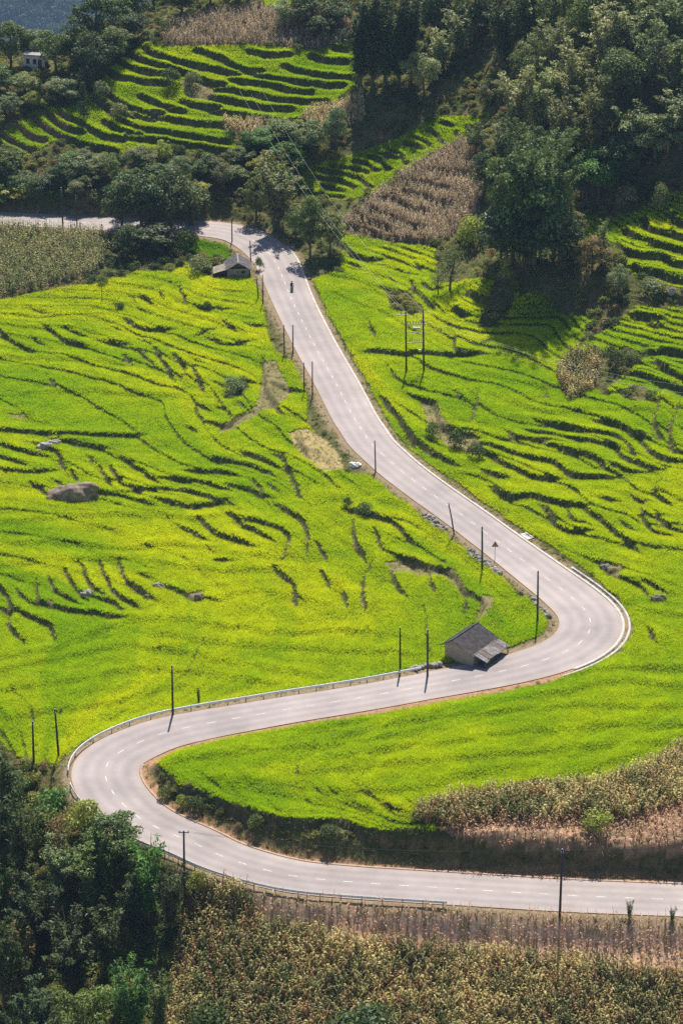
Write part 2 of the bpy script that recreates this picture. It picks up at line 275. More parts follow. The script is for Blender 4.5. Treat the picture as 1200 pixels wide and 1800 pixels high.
# regular 0.5 m lookup grid of the final ground
def ground(px, py):
    px = np.atleast_1d(np.asarray(px, float)); py = np.atleast_1d(np.asarray(py, float))
    j = np.clip(np.searchsorted(rows, py) - 1, 0, len(rows) - 2); b = np.clip((py - rows[j]) / (rows[j + 1] - rows[j]), 0, 1)
    def at(jj):
        c = (px / (0.175 * rows[jj] + 4) + 1) * .5 * (NC - 1); i = np.clip(c.astype(int), 0, NC - 2); a = np.clip(c - i, 0, 1)
        return ZT[jj, i] * (1 - a) + ZT[jj, i + 1] * a
    return at(j) * (1 - b) + at(j + 1) * b
def gz(px, py): return float(ground(px, py)[0])
def hit3(u, v):
    dx, dy, dz = ray(u, v); T = np.arange(290, 740, .4)
    X_, Y_, Z_ = T * dx, T * dy, CAM_H + T * dz
    g = ground(X_, Y_) - Z_; k = int(np.argmax(g > 0)) if (g > 0).any() else len(T) - 1
    return float(X_[k]), float(Y_[k]), float(ground(X_[k], Y_[k])[0])
gzx = np.gradient(ZT, axis=1) / np.gradient(TX, axis=1); gzy = np.gradient(ZT, axis=0) / np.gradient(TY, axis=0)
SLOPE = np.hypot(gzx, gzy); RIS = riser.reshape(TX.shape)
def slope_at(px, py):
    j = np.clip(np.searchsorted(rows, py), 0, len(rows) - 1); i = np.clip(((px / (0.175 * rows[j] + 4) + 1) * .5 * (NC - 1)).round().astype(int), 0, NC - 1)
    return SLOPE[j, i]
def riser_at(px, py):
    j = np.clip(np.searchsorted(rows, py), 0, len(rows) - 1); i = np.clip(((px / (0.175 * rows[j] + 4) + 1) * .5 * (NC - 1)).round().astype(int), 0, NC - 1)
    return RIS[j, i]

# ------------------------------------------------------------------ land cover
P_LEFT = poly([(-140,545),(0,530),(100,508),(180,498),(240,478),(300,478),(330,465),(375,492),(450,490),(462,540),(470,590),(485,620),(520,640),(540,700),(538,740),(580,800),(605,835),(680,838),(750,900),(790,948),(850,990),(905,1040),(962,1078),(968,1100),(935,1140),(892,1150),(775,1176),(700,1186),(600,1206),(420,1236),(300,1258),(215,1285),(150,1305),(118,1335),(60,1348),(0,1305),(-140,1290)])
P_S1 = poly([(290,432),(350,415),(405,430),(402,457),(340,450)])
P_FRONT = poly([(262,1345),(300,1312),(400,1284),(550,1259),(700,1243),(850,1203),(980,1172),(1050,1152),(1330,1140),(1330,1290),(1200,1312),(1130,1352),(1050,1374),(940,1374),(830,1398),(740,1418),(722,1447),(712,1455),(760,1452),(805,1478),(720,1478),(690,1472),(640,1462),(600,1442),(550,1447),(500,1443),(450,1429),(415,1420),(375,1408),(330,1380),(320,1396),(295,1369)])
P_RIGHT = poly([(530,498),(600,475),(600,415),(650,412),(740,432),(765,440),(770,500),(860,480),(890,500),(850,570),(840,630),(950,650),(1010,615),(1040,595),(1110,545),(1150,518),(1330,540),(1330,1160),(1095,1155),(1090,1060),(1040,1010),(960,955),(900,920),(850,885),(800,845),(752,822),(705,775),(668,715),(630,655),(585,600)])
P_RT = poly([(1000,360),(1060,385),(1120,372),(1165,345),(1330,340),(1330,530),(1190,502),(1100,472),(1075,425),(1030,412),(1000,400)])
P_SH = poly([(850,570),(890,520),(960,520),(1040,560),(1010,615),(950,650),(840,630)])
P_UL = poly([(-140,250),(0,238),(40,215),(90,190),(115,195),(165,168),(190,120),(255,76),(300,85),(350,80),(440,78),(500,85),(560,90),(600,75),(625,85),(624,150),(580,184),(530,218),(440,206),(392,215),(412,252),(440,275),(380,270),(300,258),(230,272),(190,268),(100,246),(60,268),(20,286),(-140,292)])
P_MT = poly([(515,330),(545,290),(580,283),(640,266),(700,243),(740,220),(770,203),(800,205),(860,200),(860,215),(800,245),(770,264),(735,292),(700,302),(668,330),(640,342),(615,352),(560,347)])
P_TOPG = poly([(465,-10),(515,-10),(515,12),(465,15)])
RICE = [P_LEFT, P_S1, P_FRONT, P_RIGHT, P_RT, P_SH, P_UL, P_MT, P_TOPG]
# corn: polygon, kind
K1a = poly([(420,1568),(620,1585),(760,1598),(880,1608),(1000,1602),(1200,1622),(1380,1628),(1380,1725),(1200,1712),(1000,1690),(800,1676),(600,1655),(450,1622)])
K1b = poly([(330,1560),(430,1562),(450,1622),(600,1655),(800,1676),(1000,1690),(1200,1712),(1380,1725),(1380,1860),(285,1860),(300,1720),(318,1630)])
K2a = poly([(730,1420),(850,1394),(980,1386),(1060,1380),(1150,1340),(1200,1312),(1340,1270),(1340,1420),(1200,1415),(1100,1440),(950,1445),(870,1442),(800,1455),(735,1450)])
K2b = poly([(760,1455),(870,1440),(950,1442),(1100,1440),(1200,1415),(1340,1415),(1340,1505),(1200,1502),(1000,1497),(880,1490),(810,1478)])
K3 = poly([(-140,402),(170,400),(195,430),(172,482),(100,502),(0,525),(-140,540)])
K4 = poly([(575,405),(600,388),(640,362),(662,335),(690,325),(705,303),(760,268),(850,218),(850,300),(835,400),(760,426),(690,427),(620,412)])
K5a = poly([(525,212),(545,190),(600,181),(640,160),(640,215),(570,228)])
K5b = poly([(392,212),(440,207),(530,219),(520,232),(470,242),(395,228)])
K6 = poly([(285,76),(300,40),(420,12),(620,20),(620,72),(560,88),(430,76),(345,84)])
K7 = poly([(975,660),(1000,625),(1050,622),(1055,650),(1040,688),(1000,704)])
CORN = [('a',K1a),('b',K1b),('b',K2a),('a',K2b),('g',K3),('d',K4),('p',K5a),('p',K5b),('d',K6),('b',K7)]
BARE = [poly(p) for p in ([(505,762),(540,752),(575,775),(598,800),(605,828),(570,832),(530,802)],[(675,990),(700,982),(725,990),(800,1008),(822,1045),(812,1046),(785,1015),(720,1008),(690,1012)],
        [(846,1052),(868,1048),(866,1068),(845,1090),(832,1102),(836,1085)],[(465,640),(485,635),(512,690),(500,710),(470,720),(400,760),(380,770),(385,755),(450,715)],
        [(1060,992),(1095,995),(1090,1012),(1062,1010)],[(316,140),(350,138),(382,160),(378,178),(330,176)],[(735,700),(760,705),(790,760),(840,770),(850,800),(790,790),(760,770)],
        [(80,1062),(95,1060),(92,1070)],[(325,1046),(360,1040),(358,1058),(335,1058)],[(60,790),(85,770),(108,768),(95,785),(70,797)],[(15,727),(45,727),(45,735),(15,735)])]
SCRUB = [poly(p) for p in ([(1095,505),(1160,500),(1200,512),(1200,545),(1110,540)],[(1050,625),(1100,610),(1135,628),(1100,660),(1060,690),(1040,680)],[(770,430),(850,420),(880,480),(850,490),(790,500),(765,480)],
        [(675,515),(715,512),(745,540),(740,555),(690,545)],[(870,490),(905,480),(900,540),(860,580),(838,575)],[(1075,690),(1130,675),(1150,700),(1110,706)],[(170,170),(195,180),(215,205),(190,210)],
        [(400,680),(430,660),(440,680),(420,700),(395,700)])]
def cover(px, py):                                # 0 scrub, 1 rice, 2 corn, 3 bare
    c = np.zeros(len(px), int)
    for P in RICE: c[inside(P, px, py)] = 1
    for P in SCRUB: c[inside(P, px, py)] = 0
    for k, P in CORN: c[inside(P, px, py)] = 2
    for P in BARE: c[inside(P, px, py)] = 3
    return c
tc = cover(x, y)
colr = np.zeros((len(x), 4), np.float32); colr[:, 3] = 1
def mixc(m, c):
    colr[:, :3] = colr[:, :3] * (1 - m[:, None]) + np.array(c)[None] * m[:, None]
n1, n2 = fbm(x * .3, y * .3, 4), fbm(x * 1.3 + 9, y * 1.3, 3)
colr[:, :3] = (.075, .085, .022)
mixc(sstep(.45, .65, n1), (.13, .115, .045)); mixc(sstep(.62, .75, n2) * .6, (.19, .135, .08))
rice_m = (tc == 1) * 1.0
mixc(rice_m, (.055, .075, .014))
mixc((tc == 2) * 1.0, (.16, .105, .065)); mixc(inside(K1a, x, y) * 1.0, (.56, .38, .26)); mixc(inside(K2b, x, y) * 1.0, (.40, .25, .16)); mixc((tc == 2) * sstep(.5, .7, n2) * .6, (.14, .12, .05))
mixc((tc == 3) * 1.0, (.22, .18, .085)); mixc((tc == 3) * sstep(.45, .6, n2) * .8, (.13, .13, .045)); mixc(inside(BARE[0], x, y) * .8, (.38, .29, .13))
red = sstep(.45, .6, fbm(x * .12 + 3, y * .12, 2))
mixc(riser * .8, (.085, .08, .035)); mixc(riser * sstep(.5, .65, n2) * .7, (.22, .16, .10))
cl = ((x < -54) & (y > 520) & (SLOPE.ravel() > .7) & (tc == 1)) * 1.0; mixc(cl * .5, (.26, .13, .085))
sh = (1 - sstep(.9, 2.2, re_ + 1.2 * (n2 - .5))) * (re_ < 3); mixc(sh, (.24, .18, .11))
lowin = sh * (y < 352) * (bil(side, x, y) < 0)
mixc(lowin * .9, (.36, .20, .115))
# the cut bank above the lower road: ground colour mixed darker where it is steep
bank = ((re_ > .8) & (SLOPE.ravel() > .32) & (y < 330) & (bil(side, x, y) < 0)) * 1.0
mixc(bank * .4, (.07, .055, .03))

# ------------------------------------------------------------------ materials
def new_mat(name):
    m = bpy.data.materials.new(name); m.use_nodes = True; t = m.node_tree; t.nodes.clear()
    return m, t, t.nodes, t.links
def L_(t, a, b): t.links.new(a, b)
def plain(name, col, rough=.8, var=.25, scale=3.0, bump=.2, metal=0.0, spec=.3):
    m, t, n, l = new_mat(name)
    o = n.new('ShaderNodeOutputMaterial'); b = n.new('ShaderNodeBsdfPrincipled')
    b.inputs['Roughness'].default_value = rough; b.inputs['Metallic'].default_value = metal; b.inputs['Specular IOR Level'].default_value = spec
    tc_ = n.new('ShaderNodeTexCoord'); nz = n.new('ShaderNodeTexNoise'); nz.inputs['Scale'].default_value = scale; nz.inputs['Detail'].default_value = 6
    L_(t, tc_.outputs['Object'], nz.inputs['Vector'])
    cr = n.new('ShaderNodeValToRGB'); e = cr.color_ramp.elements
    e[0].position = .3; e[1].position = .7
    e[0].color = tuple(c * (1 - var) for c in col) + (1,); e[1].color = tuple(min(1, c * (1 + var)) for c in col) + (1,)
    L_(t, nz.outputs['Fac'], cr.inputs[0]); L_(t, cr.outputs[0], b.inputs['Base Color'])
    if bump:
        bp = n.new('ShaderNodeBump'); bp.inputs['Strength'].default_value = bump; bp.inputs['Distance'].default_value = .05
        L_(t, nz.outputs['Fac'], bp.inputs['Height']); L_(t, bp.outputs[0], b.inputs['Normal'])
    L_(t, b.outputs[0], o.inputs[0])
    return m
def leafmat(name, src, base=(1, 1, 1), trans=.45, tcol=(1.15, 1.2, .45), rough=.5, spec=.35, tonevar=.35):
    """thin leaf: reflecting + translucent; src 'inst' = tint carried by each scattered plant, 'obj' = object colour"""
    m, t, n, l = new_mat(name)
    o = n.new('ShaderNodeOutputMaterial')
    if src == 'inst':
        a = n.new('ShaderNodeAttribute'); a.attribute_type = 'INSTANCER'; a.attribute_name = 'tint'; c0 = a.outputs['Color']
    else:
        a = n.new('ShaderNodeObjectInfo'); c0 = a.outputs['Color']
    tn = n.new('ShaderNodeAttribute'); tn.attribute_type = 'GEOMETRY'; tn.attribute_name = 'tone'
    mr = n.new('ShaderNodeMapRange'); mr.inputs['To Min'].default_value = 1 - tonevar; mr.inputs['To Max'].default_value = 1 + tonevar
    L_(t, tn.outputs['Fac'], mr.inputs['Value'])
    mx = n.new('ShaderNodeMix'); mx.data_type = 'RGBA'; mx.blend_type = 'MULTIPLY'; mx.inputs[0].default_value = 1
    L_(t, c0, mx.inputs[6]); cmb = n.new('ShaderNodeCombineColor')
    for k in range(3): L_(t, mr.outputs[0], cmb.inputs[k])
    L_(t, cmb.outputs[0], mx.inputs[7]); col = mx.outputs[2]
    b = n.new('ShaderNodeBsdfPrincipled'); b.inputs['Roughness'].default_value = rough; b.inputs['Specular IOR Level'].default_value = spec
    L_(t, col, b.inputs['Base Color'])
    m2 = n.new('ShaderNodeMix'); m2.data_type = 'RGBA'; m2.blend_type = 'MULTIPLY'; m2.inputs[0].default_value = 1
    L_(t, col, m2.inputs[6]); m2.inputs[7].default_value = (*tcol, 1)
    tr = n.new('ShaderNodeBsdfTranslucent'); L_(t, m2.outputs[2], tr.inputs['Color'])
    ms = n.new('ShaderNodeMixShader'); ms.inputs[0].default_value = trans
    L_(t, b.outputs[0], ms.inputs[1]); L_(t, tr.outputs[0], ms.inputs[2]); L_(t, ms.outputs[0], o.inputs[0])
    return m
# ground
GM, t, n, l = new_mat('ground_soil')
o_ = n.new('ShaderNodeOutputMaterial'); b = n.new('ShaderNodeBsdfPrincipled'); b.inputs['Roughness'].default_value = .95; b.inputs['Specular IOR Level'].default_value = .1
a = n.new('ShaderNodeAttribute'); a.attribute_name = 'cover'
tco = n.new('ShaderNodeTexCoord'); nz = n.new('ShaderNodeTexNoise'); nz.inputs['Scale'].default_value = 2.2; nz.inputs['Detail'].default_value = 8; nz.inputs['Roughness'].default_value = .7
L_(t, tco.outputs['Object'], nz.inputs['Vector'])
mr = n.new('ShaderNodeMapRange'); mr.inputs['From Min'].default_value = .3; mr.inputs['From Max'].default_value = .7; mr.inputs['To Min'].default_value = .6; mr.inputs['To Max'].default_value = 1.4
L_(t, nz.outputs['Fac'], mr.inputs['Value'])
vm = n.new('ShaderNodeVectorMath'); vm.operation = 'SCALE'; L_(t, a.outputs['Color'], vm.inputs[0]); L_(t, mr.outputs[0], vm.inputs['Scale']); L_(t, vm.outputs[0], b.inputs['Base Color'])
bp = n.new('ShaderNodeBump'); bp.inputs['Strength'].default_value = .6; bp.inputs['Distance'].default_value = .15; L_(t, nz.outputs['Fac'], bp.inputs['Height']); L_(t, bp.outputs[0], b.inputs['Normal'])
L_(t, b.outputs[0], o_.inputs[0])
# road surface: worn pale asphalt, patches, cracks
RM, t, n, l = new_mat('worn_asphalt')
o_ = n.new('ShaderNodeOutputMaterial'); b = n.new('ShaderNodeBsdfPrincipled'); b.inputs['Roughness'].default_value = .82; b.inputs['Specular IOR Level'].default_value = .25
tco = n.new('ShaderNodeTexCoord'); nz = n.new('ShaderNodeTexNoise'); nz.inputs['Scale'].default_value = .10; nz.inputs['Detail'].default_value = 8; nz.inputs['Roughness'].default_value = .65
n2_ = n.new('ShaderNodeTexNoise'); n2_.inputs['Scale'].default_value = 9; n2_.inputs['Detail'].default_value = 4
L_(t, tco.outputs['Object'], nz.inputs['Vector']); L_(t, tco.outputs['Object'], n2_.inputs['Vector'])
cr = n.new('ShaderNodeValToRGB'); e = cr.color_ramp.elements; e[0].position = .3; e[1].position = .7
e[0].color = (.262, .225, .215, 1); e[1].color = (.42, .36, .342, 1); L_(t, nz.outputs['Fac'], cr.inputs[0])
ac = n.new('ShaderNodeAttribute'); ac.attribute_name = 'across'          # 0 centre .. 1 edge: dusty edges, polished wheel tracks
cr2 = n.new('ShaderNodeValToRGB'); e = cr2.color_ramp.elements
e[0].position = 0; e[0].color = (1.03, 1.02, 1.0, 1); e[1].position = 1; e[1].color = (1.12, 1.0, .88, 1)
for p_, q_ in ((.22, .90), (.42, 1.05), (.64, .90), (.85, 1.06)):
    k_ = cr2.color_ramp.elements.new(p_); k_.color = (q_, q_, q_, 1)
L_(t, ac.outputs['Fac'], cr2.inputs[0])
mx = n.new('ShaderNodeMix'); mx.data_type = 'RGBA'; mx.blend_type = 'MULTIPLY'; mx.inputs[0].default_value = 1; L_(t, cr.outputs[0], mx.inputs[6]); L_(t, cr2.outputs[0], mx.inputs[7])
mr = n.new('ShaderNodeMapRange'); mr.inputs['To Min'].default_value = .85; mr.inputs['To Max'].default_value = 1.15; L_(t, n2_.outputs['Fac'], mr.inputs['Value'])
vm = n.new('ShaderNodeVectorMath'); vm.operation = 'SCALE'; L_(t, mx.outputs[2], vm.inputs[0]); L_(t, mr.outputs[0], vm.inputs['Scale']); L_(t, vm.outputs[0], b.inputs['Base Color'])
bp = n.new('ShaderNodeBump'); bp.inputs['Strength'].default_value = .2; bp.inputs['Distance'].default_value = .02; L_(t, n2_.outputs['Fac'], bp.inputs['Height']); L_(t, bp.outputs[0], b.inputs['Normal'])
L_(t, b.outputs[0], o_.inputs[0])
MT = dict(
    rice=leafmat('rice_leaf', 'inst', trans=.5, tcol=(1.1, 1.1, .35), rough=.7, spec=.04, tonevar=.12),
    corn=leafmat('corn_leaf', 'inst', trans=.45, tcol=(1.08, 1.0, .75), rough=.5, spec=.4, tonevar=.35),
    bush=leafmat('bush_leaf', 'inst', trans=.42, tcol=(1.15, 1.2, .5), rough=.55, spec=.2, tonevar=.4),
    crown=leafmat('tree_leaf', 'obj', trans=.28, tcol=(1.15, 1.2, .5), rough=.5, spec=.22, tonevar=.55),
    bark=plain('bark', (.11, .09, .07), .9, .4, 5), culm=plain('bamboo_culm', (.16, .17, .07), .6, .3, 4),
    paint=plain('road_paint', (.52, .49, .47), .7, .4, 6, .05), kerb=plain('kerb_concrete', (.50, .47, .44), .85, .2, 1.5, .2),
    pole=plain('weathered_pole', (.055, .052, .05), .8, .3, 3, .2), conc=plain('concrete', (.42, .40, .38), .85, .2, 3, .2),
    rail=plain('galvanised_rail', (.80, .82, .82), .4, .1, 2, .05, metal=.1), wire=plain('cable', (.55, .55, .55), .5, .1, 1, 0),
    stone=plain('field_stone', (.24, .21, .18), .9, .45, 1.4, .5), pale=plain('pale_stone', (.33, .30, .27), .85, .25, 2, .4),
    boulder=plain('boulder_stone', (.22, .165, .125), .9, .45, 1.1, .7), tile=plain('dark_roof_tile', (.075, .066, .066), .7, .5, 1.6, .3),
    tin=plain('old_tin_sheet', (.21, .19, .185), .5, .45, 2.2, .2, metal=.2), mud=plain('mud_plaster', (.40, .31, .25), .92, .15, 1.2, .3),
    wood=plain('old_wood', (.10, .075, .055), .85, .3, 3, .3), white=plain('whitewash', (.66, .64, .60), .8, .1, 1, .1), dark=plain('dark_opening', (.02, .02, .022), .6, .2, 2, 0),
    redp=plain('sign_red', (.45, .03, .03), .5, .1, 2, 0), yel=plain('sign_yellow', (.70, .50, .05), .5, .1, 2, 0), blackp=plain('black_paint', (.02, .02, .02), .5, .1, 2, 0),
    tyre=plain('rubber', (.02, .02, .02), .9, .2, 6, .1), cloth=plain('dark_cloth', (.035, .04, .05), .9, .3, 8, .2), skin=plain('skin', (.35, .2, .14), .6, .1, 8, 0),
    steel=plain('dull_steel', (.35, .36, .37), .4, .15, 4, 0, metal=.7), helmet=plain('helmet_paint', (.10, .02, .02), .25, .1, 5, 0), bagm=plain('pale_plastic', (.75, .74, .72), .5, .15, 3, .4))

# ------------------------------------------------------------------ object helpers
def mesh_np(name, V, F, mat=None, smooth=False, attrs=None):
    me = bpy.data.meshes.new(name); V = np.asarray(V, np.float32)
    k = F.shape[1]; nf = len(F)
    me.vertices.add(len(V)); me.vertices.foreach_set('co', V.ravel())
    me.loops.add(nf * k); me.loops.foreach_set('vertex_index', F.astype(np.int32).ravel())
    me.polygons.add(nf); me.polygons.foreach_set('loop_start', np.arange(0, nf * k, k, dtype=np.int32))
    if smooth: me.polygons.foreach_set('use_smooth', np.ones(nf, bool))
    for nm, (dom, typ, arr) in (attrs or {}).items():
        at = me.attributes.new(nm, typ, dom); at.data.foreach_set('color' if 'COLOR' in typ else 'vector' if 'VECTOR' in typ else 'value', np.asarray(arr).ravel())
    me.update(calc_edges=True); me.validate()
    if mat: me.materials.append(mat)
    return me
def link(name, me, parent=None, loc=None, rot=None, scl=None):
    o = bpy.data.objects.new(name, me); COL.objects.link(o)
    if parent: o.parent = parent
    if loc is not None: o.location = loc
    if rot is not None: o.rotation_euler = rot
    if scl is not None: o.scale = scl
    return o
def tag(o, label, cat=None, group=None, kind=None):
    o['label'] = label
    if cat: o['category'] = cat
    if group: o['group'] = group
    if kind: o['kind'] = kind
    return o
def thing(name, label, cat, loc=(0, 0, 0), rz=0, group=None):
    o = bpy.data.objects.new(name, None); o.empty_display_size = .3; COL.objects.link(o)
    o.location = loc; o.rotation_euler = (0, 0, rz)
    return tag(o, label, cat, group)
class MB:
    def __init__(s): s.v = []; s.f = []
    def add(s, V, F):
        k = len(s.v); s.v += [tuple(map(float, p)) for p in V]; s.f += [tuple(i + k for i in f) for f in F]; return s
    def box(s, c, d, rz=0, rx=0, ry=0):
        P = np.array([(i, j, k) for i in (-.5, .5) for j in (-.5, .5) for k in (-.5, .5)]) * np.array(d)
        from mathutils import Euler
        m = np.array(Euler((rx, ry, rz)).to_matrix()); P = P @ m.T + np.array(c)
        return s.add(P, [(0, 1, 3, 2), (4, 6, 7, 5), (0, 4, 5, 1), (2, 3, 7, 6), (0, 2, 6, 4), (1, 5, 7, 3)])
    def tube(s, pts, rad, n=7, cap=True):
        pts = np.asarray(pts, float); rad = np.broadcast_to(rad, (len(pts),)); V = []
        T = np.gradient(pts, axis=0) if len(pts) > 1 else np.array([[0, 0, 1.]])
        for p, tt, r in zip(pts, T, rad):
            tt = tt / (np.linalg.norm(tt) + 1e-9); a = np.cross(tt, (0, 0, 1) if abs(tt[2]) < .9 else (1, 0, 0)); a /= np.linalg.norm(a); bb = np.cross(tt, a)
            for k in range(n):
                th = 2 * math.pi * k / n; V.append(p + r * (math.cos(th) * a + math.sin(th) * bb))
        F = [(i * n + k, i * n + (k + 1) % n, (i + 1) * n + (k + 1) % n, (i + 1) * n + k) for i in range(len(pts) - 1) for k in range(n)]
        if cap: F += [tuple(range(n))[::-1], tuple(range((len(pts) - 1) * n, len(pts) * n))]
        return s.add(V, F)
    def prism(s, poly2, y0, y1, axis='y'):
        n = len(poly2); V = []
        for yy in (y0, y1):
            for a, c in poly2: V.append((a, yy, c) if axis == 'y' else (yy, a, c) if axis == 'x' else (a, c, yy))
        F = [tuple(range(n)), tuple(range(n, 2 * n))[::-1]] + [(i, i + n, (i + 1) % n + n, (i + 1) % n) for i in range(n)]
        return s.add(V, F)
    def mesh(s, name, mat, smooth=False):
        me = bpy.data.meshes.new(name); me.from_pydata(s.v, [], s.f); me.update()
        if smooth: me.polygons.foreach_set('use_smooth', np.ones(len(me.polygons), bool))
        me.materials.append(mat); return me
    def build(s, name, mat, parent=None, smooth=False, **k): return link(name, s.mesh(name, mat, smooth), parent, **k)
def rock_mesh(name, mat, seed, sx=1, sy=1, sz=1, n=10, amp=.35, freq=1.3, wedge=0):
    r = np.random.default_rng(seed); V = []; off = r.random(3) * 50
    for i in range(n + 1):
        th = math.pi * i / n
        for j in range(2 * n):
            ph = math.pi * j / n
            p = np.array([math.sin(th) * math.cos(ph), math.sin(th) * math.sin(ph), math.cos(th)])
            q = p * freq + off
            k = 1 + amp * (vnoise(np.array([q[0] + q[2] * .7]), np.array([q[1] - q[2] * .6]))[0] - .5) * 2 + amp * .5 * (vnoise(np.array([q[0] * 2.3 - q[2]]), np.array([q[1] * 2.3 + q[2] * 1.7]))[0] - .5)
            V.append(p * k * (sx, sy, sz * (1 + wedge * p[0])))
    m = 2 * n; F = np.array([(i * m + j, (i + 1) * m + j, (i + 1) * m + (j + 1) % m, i * m + (j + 1) % m) for i in range(n) for j in range(m)])
    return mesh_np(name, V, F, mat, smooth=False)

# ------------------------------------------------------------------ terrain object
V = np.c_[x, y, z]
nr = len(rows); ii = (np.arange(nr - 1)[:, None] * NC + np.arange(NC - 1)[None]).ravel()
F = np.stack([ii, ii + 1, ii + NC + 1, ii + NC], 1)
# hollow the sheet out under the carriageway so that it never meets the road surface
terr = link('terrain', mesh_np('terrain', V, F, GM, smooth=True, attrs={'cover': ('POINT', 'FLOAT_COLOR', colr)}))
tag(terr, 'terraced valley floor and hillside ground of soil, weeds and field banks', kind='structure')

# far hillside beyond the ridge
fx = np.linspace(-1200, 1200, 240); fy = np.r_[np.arange(690, 3500, 60.0), np.arange(3500, 4400, 12.0), np.arange(4400, 6201, 90.0)]
FX, FY = np.meshgrid(fx, fy)
FZ = np.interp(FY, [690, 1400, 3500, 3700, 6200], [-95, -480, -930, -900, 380]) + 70 * (fbm(FX * .006 + 7, FY * .006, 4) - .5) * sstep(690, 1200, FY) 
n_ = len(fx); ii = (np.arange(len(fy) - 1)[:, None] * n_ + np.arange(n_ - 1)[None]).ravel()
far = link('far_hills', mesh_np('far_hills', np.c_[FX.ravel(), FY.ravel(), FZ.ravel()], np.stack([ii, ii + 1, ii + n_ + 1, ii + n_], 1), plain('far_hill_soil', (.06, .075, .035), .95, .4, .05, 0), smooth=True))
tag(far, 'distant blue wooded hillside beyond the ridge at top left', kind='structure')

# the air: thin bluish haze round everything
HM, t, n, l = new_mat('haze_air'); o_ = n.new('ShaderNodeOutputMaterial'); pv = n.new('ShaderNodeVolumePrincipled')
pv.inputs['Color'].default_value = (.42, .66, 1.0, 1); pv.inputs['Density'].default_value = .00006; pv.inputs['Anisotropy'].default_value = .2
L_(t, pv.outputs[0], o_.inputs['Volume'])
hz_ = bpy.data.meshes.new('haze'); HB_ = [(a, b_, c) for a in (-1210, 1210) for b_ in (-20, 6220) for c in (-1010, 440)]
hz_.from_pydata(HB_, [], [(0, 1, 3, 2), (4, 6, 7, 5), (0, 4, 5, 1), (2, 3, 7, 6), (0, 2, 6, 4), (1, 5, 7, 3)]); hz_.materials.append(HM); hz_.update()
tag(link('haze', hz_), 'thin bluish haze filling the valley air', kind='stuff')

# ------------------------------------------------------------------ road
m_ = 9; across = np.linspace(-1, 1, m_)
V = []; A = []
for i in range(len(RC)):
    for s in across:
        V.append((*(RC[i, :2] + RN[i] * s * RHW[i]), RC[i, 2] + .03 + .06 * (1 - s * s))); A.append(abs(s))
for i in range(len(RC)): pass
V = np.array(V); ii = (np.arange(len(RC) - 1)[:, None] * m_ + np.arange(m_ - 1)[None]).ravel()
F = np.stack([ii, ii + m_, ii + m_ + 1, ii + 1], 1)
road = link('road', mesh_np('road', V, F[:, ::-1], RM, smooth=True, attrs={'across': ('POINT', 'FLOAT', np.array(A, np.float32))}))
tag(road, 'pale grey two-lane asphalt road winding in an S through the rice fields', kind='structure')
def ribbon(i0, i1, off, wid, dz, name, mat, parent, thick=0.0, base=None):
    """strip following the road between samples i0..i1 at a lateral offset (fractional sample ends allowed)"""
    s = np.linspace(i0, i1, max(2, int((i1 - i0)) + 1)); k = np.arange(len(RC))
    c = np.stack([np.interp(s, k, RC[:, j]) for j in range(3)], 1); nn = np.stack([np.interp(s, k, RN[:, j]) for j in range(2)], 1); hw = np.interp(s, k, RHW)
    o = off(hw) if callable(off) else np.full(len(s), off)
    zz = c[:, 2] + .03 + .06 * (1 - np.clip(o / hw, -1, 1) ** 2) + dz
    a, bq = c[:, :2] + nn * (o - wid / 2)[:, None], c[:, :2] + nn * (o + wid / 2)[:, None]
    n = len(s)
    if thick <= 0:
        V = np.r_[np.c_[a, zz], np.c_[bq, zz]]; i = np.arange(n - 1); F = np.stack([i, i + 1, n + i + 1, n + i], 1)
    else:
        V = np.r_[np.c_[a, zz], np.c_[bq, zz], np.c_[a, zz - thick], np.c_[bq, zz - thick]]; i = np.arange(n - 1)
        F = np.r_[np.stack([i, i + 1, n + i + 1, n + i], 1), np.stack([2 * n + i, 2 * n + i + 1, i + 1, i], 1), np.stack([n + i, n + i + 1, 3 * n + i + 1, 3 * n + i], 1), [[0, n, 3 * n, 2 * n], [n - 1, 3 * n - 1, 4 * n - 1, 2 * n - 1]]]
    return link(name, mesh_np(name, V, F[:, ::-1], mat), parent)
k = 8.0
while k < len(RC) - 8:
    ribbon(k, k + 2.5, 0.0, .14, .006, 'lane_dash', MT['paint'], road); k += 7.0
kA, kB = road_idx(1000, 1143) - 6, road_idx(478, 452) + 8
kerb = ribbon(kA, kB, lambda hw: -(hw + .22), .42, .08, 'kerb', MT['kerb'], None, .5); tag(kerb, 'pale concrete kerb along the valley-side edge of the upper road', kind='structure')
kE = road_idx(1029, 1075)
k2 = ribbon(kA - 4, kE + 25, lambda hw: -(hw + 1.1), .3, .16, 'kerb', MT['kerb'], None, .8); tag(k2, 'outer concrete drain wall round the right-hand bend', kind='structure')
kC, kD = road_idx(1300, 1588), road_idx(220, 1330)
k3 = ribbon(kC, kD, lambda hw: -(hw + .2), .3, .05, 'kerb', plain('earth_kerb', (.42, .30, .22), .9, .25, 1.5, .3), None, .4); tag(k3, 'earth-stained kerb on the inner side of the lower bend', kind='structure')

